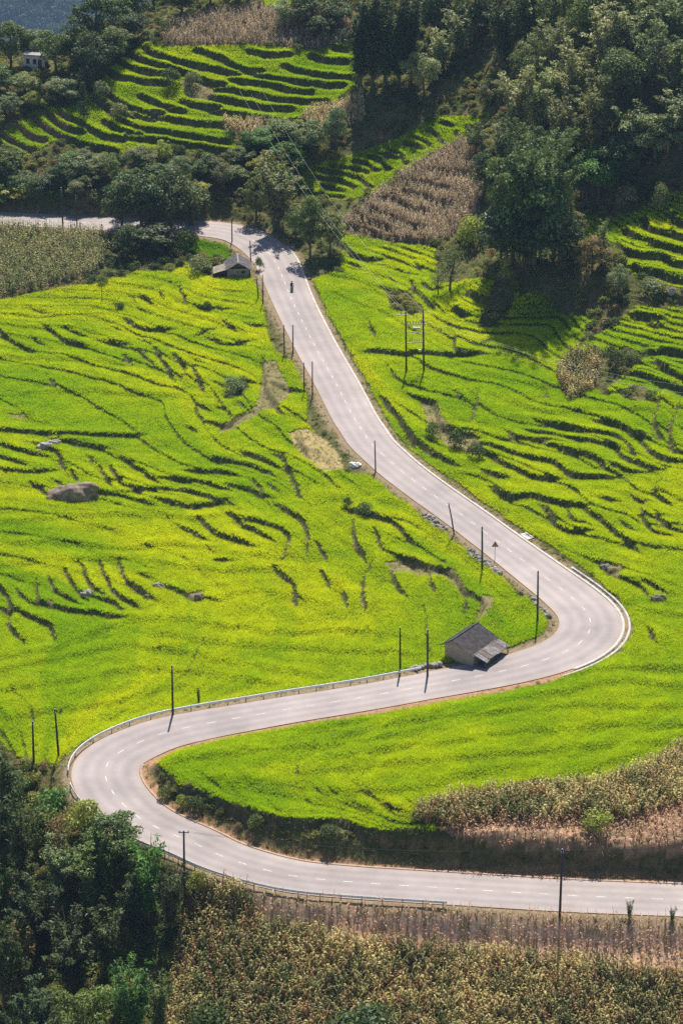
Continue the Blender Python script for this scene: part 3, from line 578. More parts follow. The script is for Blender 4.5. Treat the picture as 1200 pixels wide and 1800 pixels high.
# ------------------------------------------------------------------ scattered plants (uncountable): one object per field, geometry nodes
def scatter(name, label, pts, tint, scl, protos, seed=0, tilt=.12):
    r = np.random.default_rng(seed); n = len(pts)
    me = bpy.data.meshes.new(name); me.vertices.add(n); me.vertices.foreach_set('co', np.asarray(pts, np.float32).ravel())
    rot = np.c_[r.normal(0, tilt, n), r.normal(0, tilt, n), r.random(n) * 6.283].astype(np.float32)
    def att(nm, typ, arr, key): a = me.attributes.new(nm, typ, 'POINT'); a.data.foreach_set(key, np.ascontiguousarray(arr).ravel())
    att('rot', 'FLOAT_VECTOR', rot, 'vector')
    s = np.asarray(scl, np.float32); s = np.stack([s] * 3, 1) if s.ndim == 1 else s
    att('scl', 'FLOAT_VECTOR', s, 'vector')
    att('tint', 'FLOAT_COLOR', np.c_[tint, np.ones(n)].astype(np.float32), 'color')
    att('pick', 'INT', r.integers(0, len(protos), n).astype(np.int32), 'value')
    o = link(name, me)
    g = bpy.data.node_groups.new(name, 'GeometryNodeTree')
    g.interface.new_socket('Geometry', in_out='INPUT', socket_type='NodeSocketGeometry'); g.interface.new_socket('Geometry', in_out='OUTPUT', socket_type='NodeSocketGeometry')
    N = g.nodes; gi = N.new('NodeGroupInput'); go = N.new('NodeGroupOutput'); ip = N.new('GeometryNodeInstanceOnPoints'); jn = N.new('GeometryNodeJoinGeometry')
    for p in protos:
        oi = N.new('GeometryNodeObjectInfo'); oi.inputs['Object'].default_value = p
        gt = N.new('GeometryNodeGeometryToInstance'); g.links.new(oi.outputs['Geometry'], gt.inputs[0]); g.links.new(gt.outputs[0], jn.inputs[0])
    def named(nm, typ):
        a = N.new('GeometryNodeInputNamedAttribute'); a.data_type = typ; a.inputs['Name'].default_value = nm
        return a.outputs['Attribute']
    g.links.new(gi.outputs[0], ip.inputs['Points']); g.links.new(jn.outputs[0], ip.inputs['Instance'])
    ip.inputs['Pick Instance'].default_value = True
    g.links.new(named('pick', 'INT'), ip.inputs['Instance Index'])
    er = N.new('FunctionNodeEulerToRotation'); g.links.new(named('rot', 'FLOAT_VECTOR'), er.inputs[0]); g.links.new(er.outputs[0], ip.inputs['Rotation'])
    g.links.new(named('scl', 'FLOAT_VECTOR'), ip.inputs['Scale']); g.links.new(ip.outputs[0], go.inputs[0])
    md = o.modifiers.new('plants', 'NODES'); md.node_group = g
    return tag(o, label, kind='stuff')
def blades(seed, n, h, spread, wid, droop, seg=2, curve=1.0, tones=None):
    """a tuft of bent blades -> V, F(tri), tone per face"""
    r = np.random.default_rng(seed); V = []; F = []; T = []
    for k in range(n):
        a = r.random() * 6.283; d = np.array([math.cos(a), math.sin(a), 0]); sd = np.array([-d[1], d[0], 0])
        b0 = np.array([*(r.normal(0, spread * .35, 2)), 0]); hh = h * r.uniform(.75, 1.1); dr = droop * r.uniform(.4, 1.2); ww = wid * r.uniform(.7, 1.2); i0 = len(V)
        for s in range(seg + 1):
            q = s / seg; c = b0 + d * (spread * q + dr * q * q) * curve + np.array([0, 0, hh * q - dr * .7 * q ** 3])
            w_ = ww * (1 - q * .95) if s < seg else 0
            if s < seg: V += [c - sd * w_ / 2, c + sd * w_ / 2]
            else: V.append(c)
        tn = r.random()
        for s in range(seg - 1): F += [(i0 + 2 * s, i0 + 2 * s + 1, i0 + 2 * s + 3), (i0 + 2 * s, i0 + 2 * s + 3, i0 + 2 * s + 2)]; T += [tn, tn]
        F.append((i0 + 2 * seg - 2, i0 + 2 * seg - 1, i0 + 2 * seg)); T.append(tn)
    return np.array(V), np.array(F), np.array(T, np.float32)
def proto(name, V, F, T, mat):
    return bpy.data.objects.new(name, mesh_np(name, V, F, mat, attrs={'tone': ('FACE', 'FLOAT', T)}))
RICEP = [proto('rice_tuft', *blades(100 + k, 14, .80, .16, .06, .34, 3), MT['rice']) for k in range(5)]
GRASSP = [proto('grass_tuft', *blades(200 + k, 12, .5, .25, .05, .3), MT['bush']) for k in range(4)]
def corn_parts(seed, kind):
    """returns stalk (V,F,T), leaf (V,F,T), tassel (V,F,T)"""
    r = np.random.default_rng(seed); h = r.uniform(1.9, 2.4)
    lean = r.normal(0, .08, 2); V = []; F = []
    def cpt(q): return np.array([lean[0] * q * q * h, lean[1] * q * q * h, h * q])
    for s in range(4):
        c = cpt(s / 3); rr = .045 * (1 - .55 * s / 3)
        V += [c + (rr, 0, 0), c + (-rr * .5, rr * .87, 0), c + (-rr * .5, -rr * .87, 0)]
    for s in range(3):
        for j in range(3):
            a, bq = s * 3 + j, s * 3 + (j + 1) % 3; F += [(a, bq, bq + 3), (a, bq + 3, a + 3)]
    st = (np.array(V), np.array(F), np.full(len(F), .4, np.float32))
    V = []; F = []; T = []; nl = {'b': 10, 'a': 3, 'g': 12, 'd': 9, 'p': 9}[kind]
    for k in range(nl):
        q = .18 + .75 * (k + r.random() * .6) / nl; a = (k % 2) * math.pi + r.normal(0, .7); d = np.array([math.cos(a), math.sin(a), 0]); sd = np.array([-d[1], d[0], 0])
        ln = r.uniform(.65, 1.1) * (1.1 - .35 * q); up = r.uniform(.45, .95); i0 = len(V); tn = r.random(); p0 = cpt(q); sg = 4; ww = r.uniform(.15, .25)
        for s in range(sg + 1):
            t = s / sg; c = p0 + d * ln * t * (1 - .15 * t) + np.array([0, 0, up * ln * t - ln * (1.15 + .4 * r.random() * (kind in 'ad')) * t ** 2.2]); wv = ww * math.sin(math.pi * min(1, .25 + .75 * (1 - t))) if s < sg else .008
            tw = sd * math.cos(t * 1.0) + np.array([0, 0, 1]) * math.sin(t * 1.0) * .6
            V += [c - tw * wv / 2, c + tw * wv / 2]
        for s in range(sg): F += [(i0 + 2 * s, i0 + 2 * s + 1, i0 + 2 * s + 3), (i0 + 2 * s, i0 + 2 * s + 3, i0 + 2 * s + 2)]; T += [tn, tn]
    lf = (np.array(V), np.array(F), np.array(T, np.float32))
    V = []; F = []; top = cpt(1.0)
    for k in range(6):
        a = r.random() * 6.283; d = np.array([math.cos(a), math.sin(a), 0]) * .13; sd = np.array([-d[1], d[0], 0]) * .12; i0 = len(V)
        V += [top - sd, top + sd, top + d + (0, 0, r.uniform(.22, .36))]; F.append((i0, i0 + 1, i0 + 2))
    ts = (np.array(V), np.array(F), np.full(6, .8, np.float32))
    return st, lf, ts
def join(parts):
    V = []; F = []; T = []; k = 0
    for v, f, t in parts: V.append(v); F.append(f + k); T.append(t); k += len(v)
    return np.vstack(V), np.vstack(F), np.concatenate(T)
CORNP = {k: [proto('corn_stalk', *join(corn_parts(300 + i + 20 * 'bagdp'.index(k), k)), MT['corn']) for i in range(6)] for k in 'bagdp'}

def leaf_quads(C, Nrm, size, asp, r, tone):
    """rhombic leaves at points C, roughly facing Nrm"""
    n = len(C); Nn = Nrm + r.normal(0, .55, (n, 3)); Nn /= np.linalg.norm(Nn, axis=1)[:, None]
    t = np.cross(Nn, r.normal(0, 1, (n, 3))); t /= np.linalg.norm(t, axis=1)[:, None]; b = np.cross(Nn, t)
    s = (size * r.uniform(.65, 1.25, n))[:, None]
    V = np.stack([C - t * s * .5, C + b * s * asp * .5 + Nn * s * .08, C + t * s * .5, C - b * s * asp * .5 + Nn * s * .08], 1).reshape(-1, 3)
    F = np.arange(4 * n).reshape(n, 4)
    return V, F, np.asarray(tone, np.float32)
def quad_mesh(name, parts, mat): 
    V = []; F = []; T = []; k = 0
    for v, f, t in parts: V.append(v); F.append(f + k); T.append(t); k += len(v)
    return mesh_np(name, np.vstack(V), np.vstack(F), mat, attrs={'tone': ('FACE', 'FLOAT', np.concatenate(T))})
def unit(r, n): d = r.normal(0, 1, (n, 3)); return d / np.linalg.norm(d, axis=1)[:, None]
def blob_leaves(r, centers, radii, per, size, asp=.55, flat=.75):
    P = []
    for c, ra in zip(centers, radii):
        n = int(per * ra * ra); d = unit(r, n); d[:, 2] = np.where(d[:, 2] < -.3, -d[:, 2], d[:, 2])
        rad = ra * r.uniform(.65, 1.08, n)[:, None]; pts = c + d * rad * (1, 1, flat); tn = np.clip(r.normal(r.uniform(.3, .7), .18, n), 0, 1)
        P.append(leaf_quads(pts, d * .8 + (0, 0, .5), size, asp, r, tn))
    return P
def make_broad(seed, h=8.0, rx=3.2, nb=58, low=.18, size=.34, dens=120, lean=.3):
    r = np.random.default_rng(seed); cz = h * (.5 + low / 2); hz = h * (1 - low) / 2
    d = unit(r, nb); rr = r.uniform(.35, 1.12, nb) ** .6
    lump = 1 + .28 * np.sin(3 * np.arctan2(d[:, 1], d[:, 0]) + r.random() * 6) + r.normal(0, .1, nb)
    cen = np.c_[d[:, 0] * rx * .78 * rr * lump, d[:, 1] * rx * .78 * rr * lump, cz + d[:, 2] * hz * .8 * rr]
    rad = r.uniform(.5, 1.05, nb) * rx / 3.2
    crown = quad_mesh('crown', blob_leaves(r, cen, rad, dens, size), MT['crown'])
    m = MB(); top = np.array([r.normal(0, lean), r.normal(0, lean), h * .72]); m.tube([(0, 0, -.5), (0, 0, .4), top * (.5, .5, .5), top], [.30, .24, .17, .05], 7)
    for k in range(9):
        c = cen[r.integers(nb)]; q = r.uniform(.25, .7); s = top * q; m.tube([s, (s + c) / 2 + (0, 0, -.2), c], [.12, .08, .03], 5, False)
    return crown, m.mesh('trunk', MT['bark'], True)
def make_bamboo(seed, h=10.0, spread=3.0, nc=26, size=.5, sprays=15, per=11, arch=1.0):
    r = np.random.default_rng(seed); P = []; m = MB()
    for k in range(nc):
        a = r.random() * 6.283; d = np.array([math.cos(a), math.sin(a), 0]); hh = h * r.uniform(.6, 1.05); sp = spread * r.uniform(.15, 1.0) ** .8; b0 = d * r.uniform(0, .25) * spread * .8
        q = np.linspace(0, 1, 7)[:, None]; cur = b0 + d * sp * q ** 2.2 + np.array([0, 0, 1]) * hh * (q - .16 * arch * q ** 4 * (sp / spread)); m.tube(cur, np.linspace(.05, .015, 7), 4, False)
        tb = r.uniform(.3, .7)
        for s in range(sprays):
            t = r.uniform(.22, 1); c = b0 + d * sp * t ** 2.2 + np.array([0, 0, 1]) * hh * (t - .16 * arch * t ** 4 * (sp / spread))
            off = unit(r, per) * r.uniform(.2, .75, per)[:, None] * (1.25 - .6 * t) * (h / 10) ** .5; off[:, 2] *= .55; off[:, 2] -= .12
            nrm = np.tile(np.array([0, 0, 1.0]), (per, 1)) + off * .7
            P.append(leaf_quads(c + off, nrm, size, .3, r, np.clip(r.normal(tb, .2, per), 0, 1)))
    return quad_mesh('crown', P, MT['crown']), m.mesh('culm_cluster', MT['culm'], True)
def make_conifer(seed, h=7.0, rx=1.3):
    r = np.random.default_rng(seed); P = []
    for k in range(60):
        q = r.uniform(.05, 1) ; a = r.random() * 6.283; ra = rx * (1.05 - q) * r.uniform(.5, 1); c = np.array([math.cos(a) * ra, math.sin(a) * ra, h * q])
        n = 34; off = unit(r, n) * .42; off[:, 2] *= .6; P.append(leaf_quads(c + off, off * 2 + (0, 0, .4), .26, .5, r, np.clip(r.normal(.45, .2, n), 0, 1)))
    m = MB().tube([(0, 0, -.4), (0, 0, h * .95)], [.16, .03], 6)
    return quad_mesh('crown', P, MT['crown']), m.mesh('trunk', MT['bark'], True)
def make_sparse(seed, h=8.0, rx=3.0):
    r = np.random.default_rng(seed); m = MB(); P = []
    top = np.array([.6, .2, h * .55]); m.tube([(0, 0, -.4), (.1, 0, h * .25), top], [.2, .15, .08], 6)
    for k in range(16):
        d = unit(r, 1)[0]; d[2] = abs(d[2]) * .9 + .25; q = r.uniform(.35, 1); s = top * q; e = s + d * r.uniform(.35, .6) * h * .8 * (.6, .6, .75); md = (s + e) / 2 + r.normal(0, .25, 3); m.tube([s, md, e], [.07, .045, .02], 4, False)
        for j in range(7):
            p = md + (e - md) * r.uniform(.1, 1.1) + r.normal(0, .45, 3); f = p + unit(r, 1)[0] * .7; m.tube([p, f], [.015, .006], 3, False)
            n = 11; off = r.normal(0, .38, (n, 3)); P.append(leaf_quads(p + off, unit(r, n) + (0, 0, .4), .26, .5, r, np.clip(r.normal(.5, .25, n), 0, 1)))
    return quad_mesh('crown', P, MT['crown']), m.mesh('trunk', MT['bark'], True)
def make_bush(seed, rr=1.0, nb=9, size=.26, dens=85):
    r = np.random.default_rng(seed); d = unit(r, nb); cen = np.c_[d[:, 0] * rr * .6, d[:, 1] * rr * .6, .25 * rr + np.abs(d[:, 2]) * rr * .55]
    return blob_leaves(r, cen, r.uniform(.35, .6, nb) * rr, dens * 1.6, size)
BUSHP = [bpy.data.objects.new('scrub_bush', quad_mesh('scrub_bush', make_bush(400 + k), MT['bush'])) for k in range(5)]
PROTO = {'broad': [make_broad(500 + k, rx=3.2 + .3 * (k % 3), low=.12 + .05 * (k % 3)) for k in range(6)], 'bamboo': [make_bamboo(600 + k) for k in range(5)],
         'tower': [make_bamboo(650 + k, h=20, spread=2.3, nc=20, size=.62, sprays=30, per=11, arch=.4) for k in range(3)],
         'giant': [make_bamboo(670, h=27, spread=8.0, nc=62, size=.62, sprays=30, per=12, arch=1.1)],
         'plume': [make_bamboo(680 + k, h=7, spread=1.6, nc=12, size=.42, sprays=13, per=9, arch=.6) for k in range(3)],
         'conifer': [make_conifer(700)], 'sparse': [make_sparse(710), make_sparse(711)], 'shrub': [(quad_mesh('crown', make_bush(720 + k, 1.5, 16, .24, 70), MT['crown']), None) for k in range(4)]}
PDIM = {'broad': (8.0, 7.0), 'bamboo': (9.6, 6.6), 'tower': (20, 5.4), 'giant': (26, 16), 'plume': (7, 4.0), 'conifer': (7, 2.6), 'sparse': (8.2, 6.5), 'shrub': (1.9, 3.3)}
NAMES = {'broad': ('broadleaf_tree', 'tree'), 'bamboo': ('bamboo_clump', 'bamboo'), 'tower': ('bamboo_clump', 'bamboo'), 'plume': ('bamboo_clump', 'bamboo'), 'giant': ('bamboo_clump', 'bamboo'), 'conifer': ('conifer_tree', 'tree'), 'sparse': ('thin_tree', 'tree'), 'shrub': ('shrub', 'shrub')}
# leaf colours (real leaf albedo)
TREECOL = {'dark': (.085, .122, .042), 'mid': (.14, .19, .055), 'grey': (.24, .275, .125), 'pale': (.38, .40, .18), 'yel': (.36, .37, .07), 'brown': (.36, .25, .11), 'green': (.11, .22, .045)}
tcount = [0]
def tree(u, v, wpx, hpx, kind, hue, label, group=None, xyz=None):
    """base at photo pixel (u, v) of the ground, size given as it appears there"""
    X, Y, Z = xyz or hit3(u, v); s = FPX / math.hypot(Y, CAM_H - Z)
    i = tcount[0]; tcount[0] += 1
    cr, tk = PROTO[kind][i % len(PROTO[kind])]
    nm, cat = NAMES[kind]; H0, W0 = PDIM[kind]
    sh = hpx / s / .93 / H0; sw = wpx / s / W0
    t = thing(nm, label, cat, (X, Y, Z - .1), random.random() * 6.28, group); t.scale = (sw, sw, sh)
    c = link('crown', cr, t); h = np.array(TREECOL[hue]) * random.uniform(.85, 1.18) * np.array([random.uniform(.9, 1.12), 1, random.uniform(.85, 1.15)]); c.color = (*h, 1)
    if tk: link(tk.name.split('.')[0], tk, t)
    return t
# ------------------------------------------------------------------ rice
sp_ = .26
gxs = np.arange(-118, 118, sp_); gys = np.arange(296, 604, sp_)
QX, QY = np.meshgrid(gxs, gys); QX = QX.ravel(); QY = QY.ravel()
keep = np.abs(QX) < (0.152 * QY + 3); QX, QY = QX[keep], QY[keep]
QX = QX + rng.uniform(-.15, .15, len(QX)); QY = QY + rng.uniform(-.15, .15, len(QY))
qc = cover(QX, QY); qre = bil(RE, QX, QY)
ok = (qc == 1) & (qre > 1.35 + .7 * vnoise(QX * .4, QY * .4)); QX, QY = QX[ok], QY[ok]
sl = slope_at(QX, QY); ok = (sl < np.where(QY < 470, .62, .9)) & (riser_at(QX, QY) < .5); QX, QY, sl = QX[ok], QY[ok], sl[ok]
QZ = ground(QX, QY)
big = fbm(QX * .035 + 3, QY * .035 + 1, 3); med = fbm(QX * .16, QY * .30 + 20, 3); sml = vnoise(QX * 1.1, QY * 1.1)
lev = np.floor((bil(BASE, QX, QY) + 1.1 * (fbm(QX * .035 + 60, QY * .035, 3) - .5)) / .5)
lev2 = np.floor((bil(BASE, QX, QY) + .7 * (fbm(QX * .05 + 20, QY * .05, 2) - .5)) / .3)
fldn = .6 * vnoise(lev * 3.71 + 11.3, QX / 34 + lev * 7.7) + .4 * vnoise(lev2 * 5.13 + 3.3, QX / 50 + lev2 * 3.1)      # each terrace ripens a little differently
ripe = np.clip(.5 + 1.3 * (big - .5) + .7 * (med - .5) + 1.1 * (fldn - .5), 0, 1)
cg, cy = np.array([.40, .58, .003]), np.array([.68, .72, .003])
tint = cg + (cy - cg) * ripe[:, None]; tint *= (.92 + .16 * sml)[:, None]
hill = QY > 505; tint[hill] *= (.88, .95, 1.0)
tint[inside(P_S1, QX, QY)] = np.array([.26, .46, .012])
scl = .8 + .22 * (med - .5) * 2 + .25 * (vnoise(QX * .7 + 5, QY * .7) - .5) + rng.normal(0, .05, len(QX)); scl = np.clip(scl, .5, 1.15)
scl[hill] *= .85
def field(name, label, m, seed):
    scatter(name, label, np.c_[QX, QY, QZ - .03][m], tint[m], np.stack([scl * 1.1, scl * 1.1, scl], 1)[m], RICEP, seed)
fr = inside(P_FRONT, QX, QY); lf = (inside(P_LEFT, QX, QY) | inside(P_S1, QX, QY)) & ~fr
ul = inside(P_UL, QX, QY) | inside(P_TOPG, QX, QY); mt = inside(P_MT, QX, QY); rt = inside(P_RT, QX, QY) & ~ul
rest = ~(fr | lf | ul | mt | rt)
field('rice', 'bright yellow-green rice inside the lower bend of the road', fr, 1)
field('rice', 'yellow-green rice over the broad terraces left of the road', lf, 2)
field('rice', 'rice on the stepped fields right of the road', rest, 3)
field('rice', 'rice strips on the curved hillside terraces at upper left', ul, 4)
field('rice', 'rice on the small crescent terraces beside the brown cornfield', mt, 5)
field('rice', 'rice on the high terraces at the right edge', rt & ~mt, 6)

# ------------------------------------------------------------------ corn
CC = {'b': ((.13, .16, .04), (.70, .59, .26)), 'a': ((.56, .36, .23), (.80, .57, .40)), 'g': ((.22, .26, .08), (.42, .40, .17)), 'd': ((.34, .28, .18), (.62, .52, .38)), 'p': ((.60, .52, .26), (.80, .68, .40))}
near = []
corn_pts = {k: [] for k in CC}
for kind, P in CORN:
    area = 0
    dx_, dy_ = {'b': (.55, .5), 'a': (1.05, .42), 'g': (.75, .6), 'd': (.75, .5), 'p': (.7, .6)}[kind]
    xs = np.arange(P[:, 0].min(), P[:, 0].max(), dx_); ys = np.arange(P[:, 1].min(), P[:, 1].max(), dy_)
    X_, Y_ = [q.ravel() for q in np.meshgrid(xs, ys)]
    jt = .07 if kind == 'a' else .2
    X_ = X_ + rng.normal(0, jt, len(X_)); Y_ = Y_ + rng.normal(0, .2, len(Y_))
    m = inside(P, X_, Y_) & (np.abs(X_) < .15 * Y_ + 4) & (bil(RE, X_, Y_) > .9) & (rng.random(len(X_)) < .93)
    if kind == 'd': m &= (vnoise(X_ * .5, Y_ * .5) > .18) & (riser_at(X_, Y_) < .5)
    corn_pts[kind].append(np.c_[X_, Y_][m])
labels = {'b': 'leafy drying corn plants of the roadside cornfields', 'a': 'pinkish dry corn stalks stripped of leaves beside the lower road', 'g': 'dark green corn standing below the far road at left', 'd': 'brown dry corn on the mid-slope and hilltop fields', 'p': 'pale straw-coloured corn patches at the foot of terraces'}
for kind in 'bagdp':
    q = np.vstack(corn_pts[kind]); zc = ground(q[:, 0], q[:, 1])
    a, b_ = [np.array(c) for c in CC[kind]]
    f = np.clip(.5 + 1.6 * (fbm(q[:, 0] * .25 + 4, q[:, 1] * .25, 3) - .5) + rng.normal(0, .32, len(q)), 0, 1)[:, None]
    ti = a + (b_ - a) * f; sc_ = rng.uniform(.75, 1.12, len(q)) * {'b': 1.08, 'a': .78, 'g': 1.0, 'd': .8, 'p': .8}[kind]
    brn = rng.random(len(q)) < .16
    if kind == 'b': ti[brn] = (.42, .25, .11)
    pts = np.c_[q, zc - .05]
    if kind == 'b':
        v_ = 900 + FPX * ((CAM_H - zc) * CD - q[:, 1] * SD) / ((CAM_H - zc) * SD + q[:, 1] * CD)
        u_ = 600 + FPX * q[:, 0] / ((CAM_H - zc) * SD + q[:, 1] * CD)
        vis = (u_ > 0) & (u_ < 1200) & (v_ > 1560) & (v_ < 1815)
        pick = np.nonzero(vis)[0]; pick = pick[np.argsort(-v_[pick])][:300]
        NEAR = (pts[pick], ti[pick], sc_[pick]); mk = np.ones(len(q), bool); mk[pick] = False
        pts, ti, sc_ = pts[mk], ti[mk], sc_[mk]
    scatter('corn', labels[kind], pts, ti, sc_, CORNP[kind], 40 + ord(kind), .1)
cstalk, cleaf, ctass = [], [], []
m_obj = leafmat('corn_plant_leaf', 'obj', trans=.45, tcol=(1.08, 1.0, .75), rough=.5, spec=.4)
for k in range(8):
    a, b_, c_ = corn_parts(800 + k, 'b')
    for lst, nm, d in ((cstalk, 'stalk', a), (cleaf, 'leaf_whorl', b_), (ctass, 'tassel', c_)): lst.append(mesh_np(nm, d[0], d[1], m_obj, attrs={'tone': ('FACE', 'FLOAT', d[2])}))
for i in range(len(NEAR[0])):
    tt = thing('corn_plant', 'drying leafy corn plant in the front rows at the bottom of the picture', 'corn', NEAR[0][i], random.random() * 6.28, 'corn plants in the foreground cornfield'); tt.scale = [float(NEAR[2][i])] * 3
    for lst, nm in ((cstalk, 'stalk'), (cleaf, 'leaf_whorl'), (ctass, 'tassel')):
        c = link(nm, lst[i % 8], tt); c.color = (*(NEAR[1][i] * (.8 if nm == 'stalk' else 1)), 1)

# ------------------------------------------------------------------ scrub and weeds
def rnd_pts(n, y0, y1):
    Y_ = rng.uniform(y0, y1, n); X_ = rng.uniform(-1, 1, n) * (.152 * Y_ + 3); return X_, Y_
X_, Y_ = rnd_pts(30000, 270, 640); c_ = cover(X_, Y_); e_ = bil(RE, X_, Y_); s_ = slope_at(X_, Y_)
hs = Y_ > 500
m = (c_ == 0) & (e_ > 1.6) & ((rng.random(len(X_)) < np.where(hs, .75, .35)))
m |= (s_ > .9) & (c_ == 1) & (e_ > 2) & (rng.random(len(X_)) < .12)
m |= (c_ == 0) & (Y_ < 338) & (X_ < -12) & (e_ > 2)
X_, Y_, s_, c_ = X_[m], Y_[m], s_[m], c_[m]; Z_ = ground(X_, Y_)
sc_ = rng.uniform(.45, 1.25, len(X_)) * np.where(c_ == 1, .45, 1) * np.where((Y_ < 338) & (X_ < -12), 1.25, np.where(Y_ < 350, .8, 1)) * np.where(bil(RE, X_, Y_) < 4.5, .45, 1)
f = np.clip(fbm(X_ * .1 + 8, Y_ * .1, 3) * 1.8 - .4 + rng.normal(0, .2, len(X_)), 0, 1)[:, None]
ti = np.array([.08, .12, .035]) + (np.array([.30, .29, .08]) - np.array([.08, .12, .035])) * f
br = rng.random(len(X_)) < .12; ti[br] = (.28, .20, .11)
scatter('scrub', 'mixed low bushes and weeds covering the banks and hill slopes', np.c_[X_, Y_, Z_], ti, sc_, BUSHP, 61, .15)
X_, Y_ = rnd_pts(150000, 275, 600); c_ = cover(X_, Y_); e_ = bil(RE, X_, Y_); s_ = slope_at(X_, Y_)
m = (e_ > .7) & (((c_ == 0) & (rng.random(len(X_)) < .8)) | ((e_ < 2.3) & (rng.random(len(X_)) < .35)) | ((c_ == 1) & (s_ > .7) & (rng.random(len(X_)) < .4)) | ((c_ == 3) & (rng.random(len(X_)) < .4)))
X_, Y_ = X_[m], Y_[m]; Z_ = ground(X_, Y_)
f = np.clip(fbm(X_ * .2 + 1, Y_ * .2, 3) * 1.8 - .4 + rng.normal(0, .2, len(X_)), 0, 1)[:, None]
ti = np.array([.12, .17, .03]) + (np.array([.42, .36, .16]) - np.array([.12, .17, .03])) * f
scatter('grass', 'rough grass along road verges, banks and terrace risers', np.c_[X_, Y_, Z_ - .03], ti, rng.uniform(.5, 1.3, len(X_)), GRASSP, 62, .2)

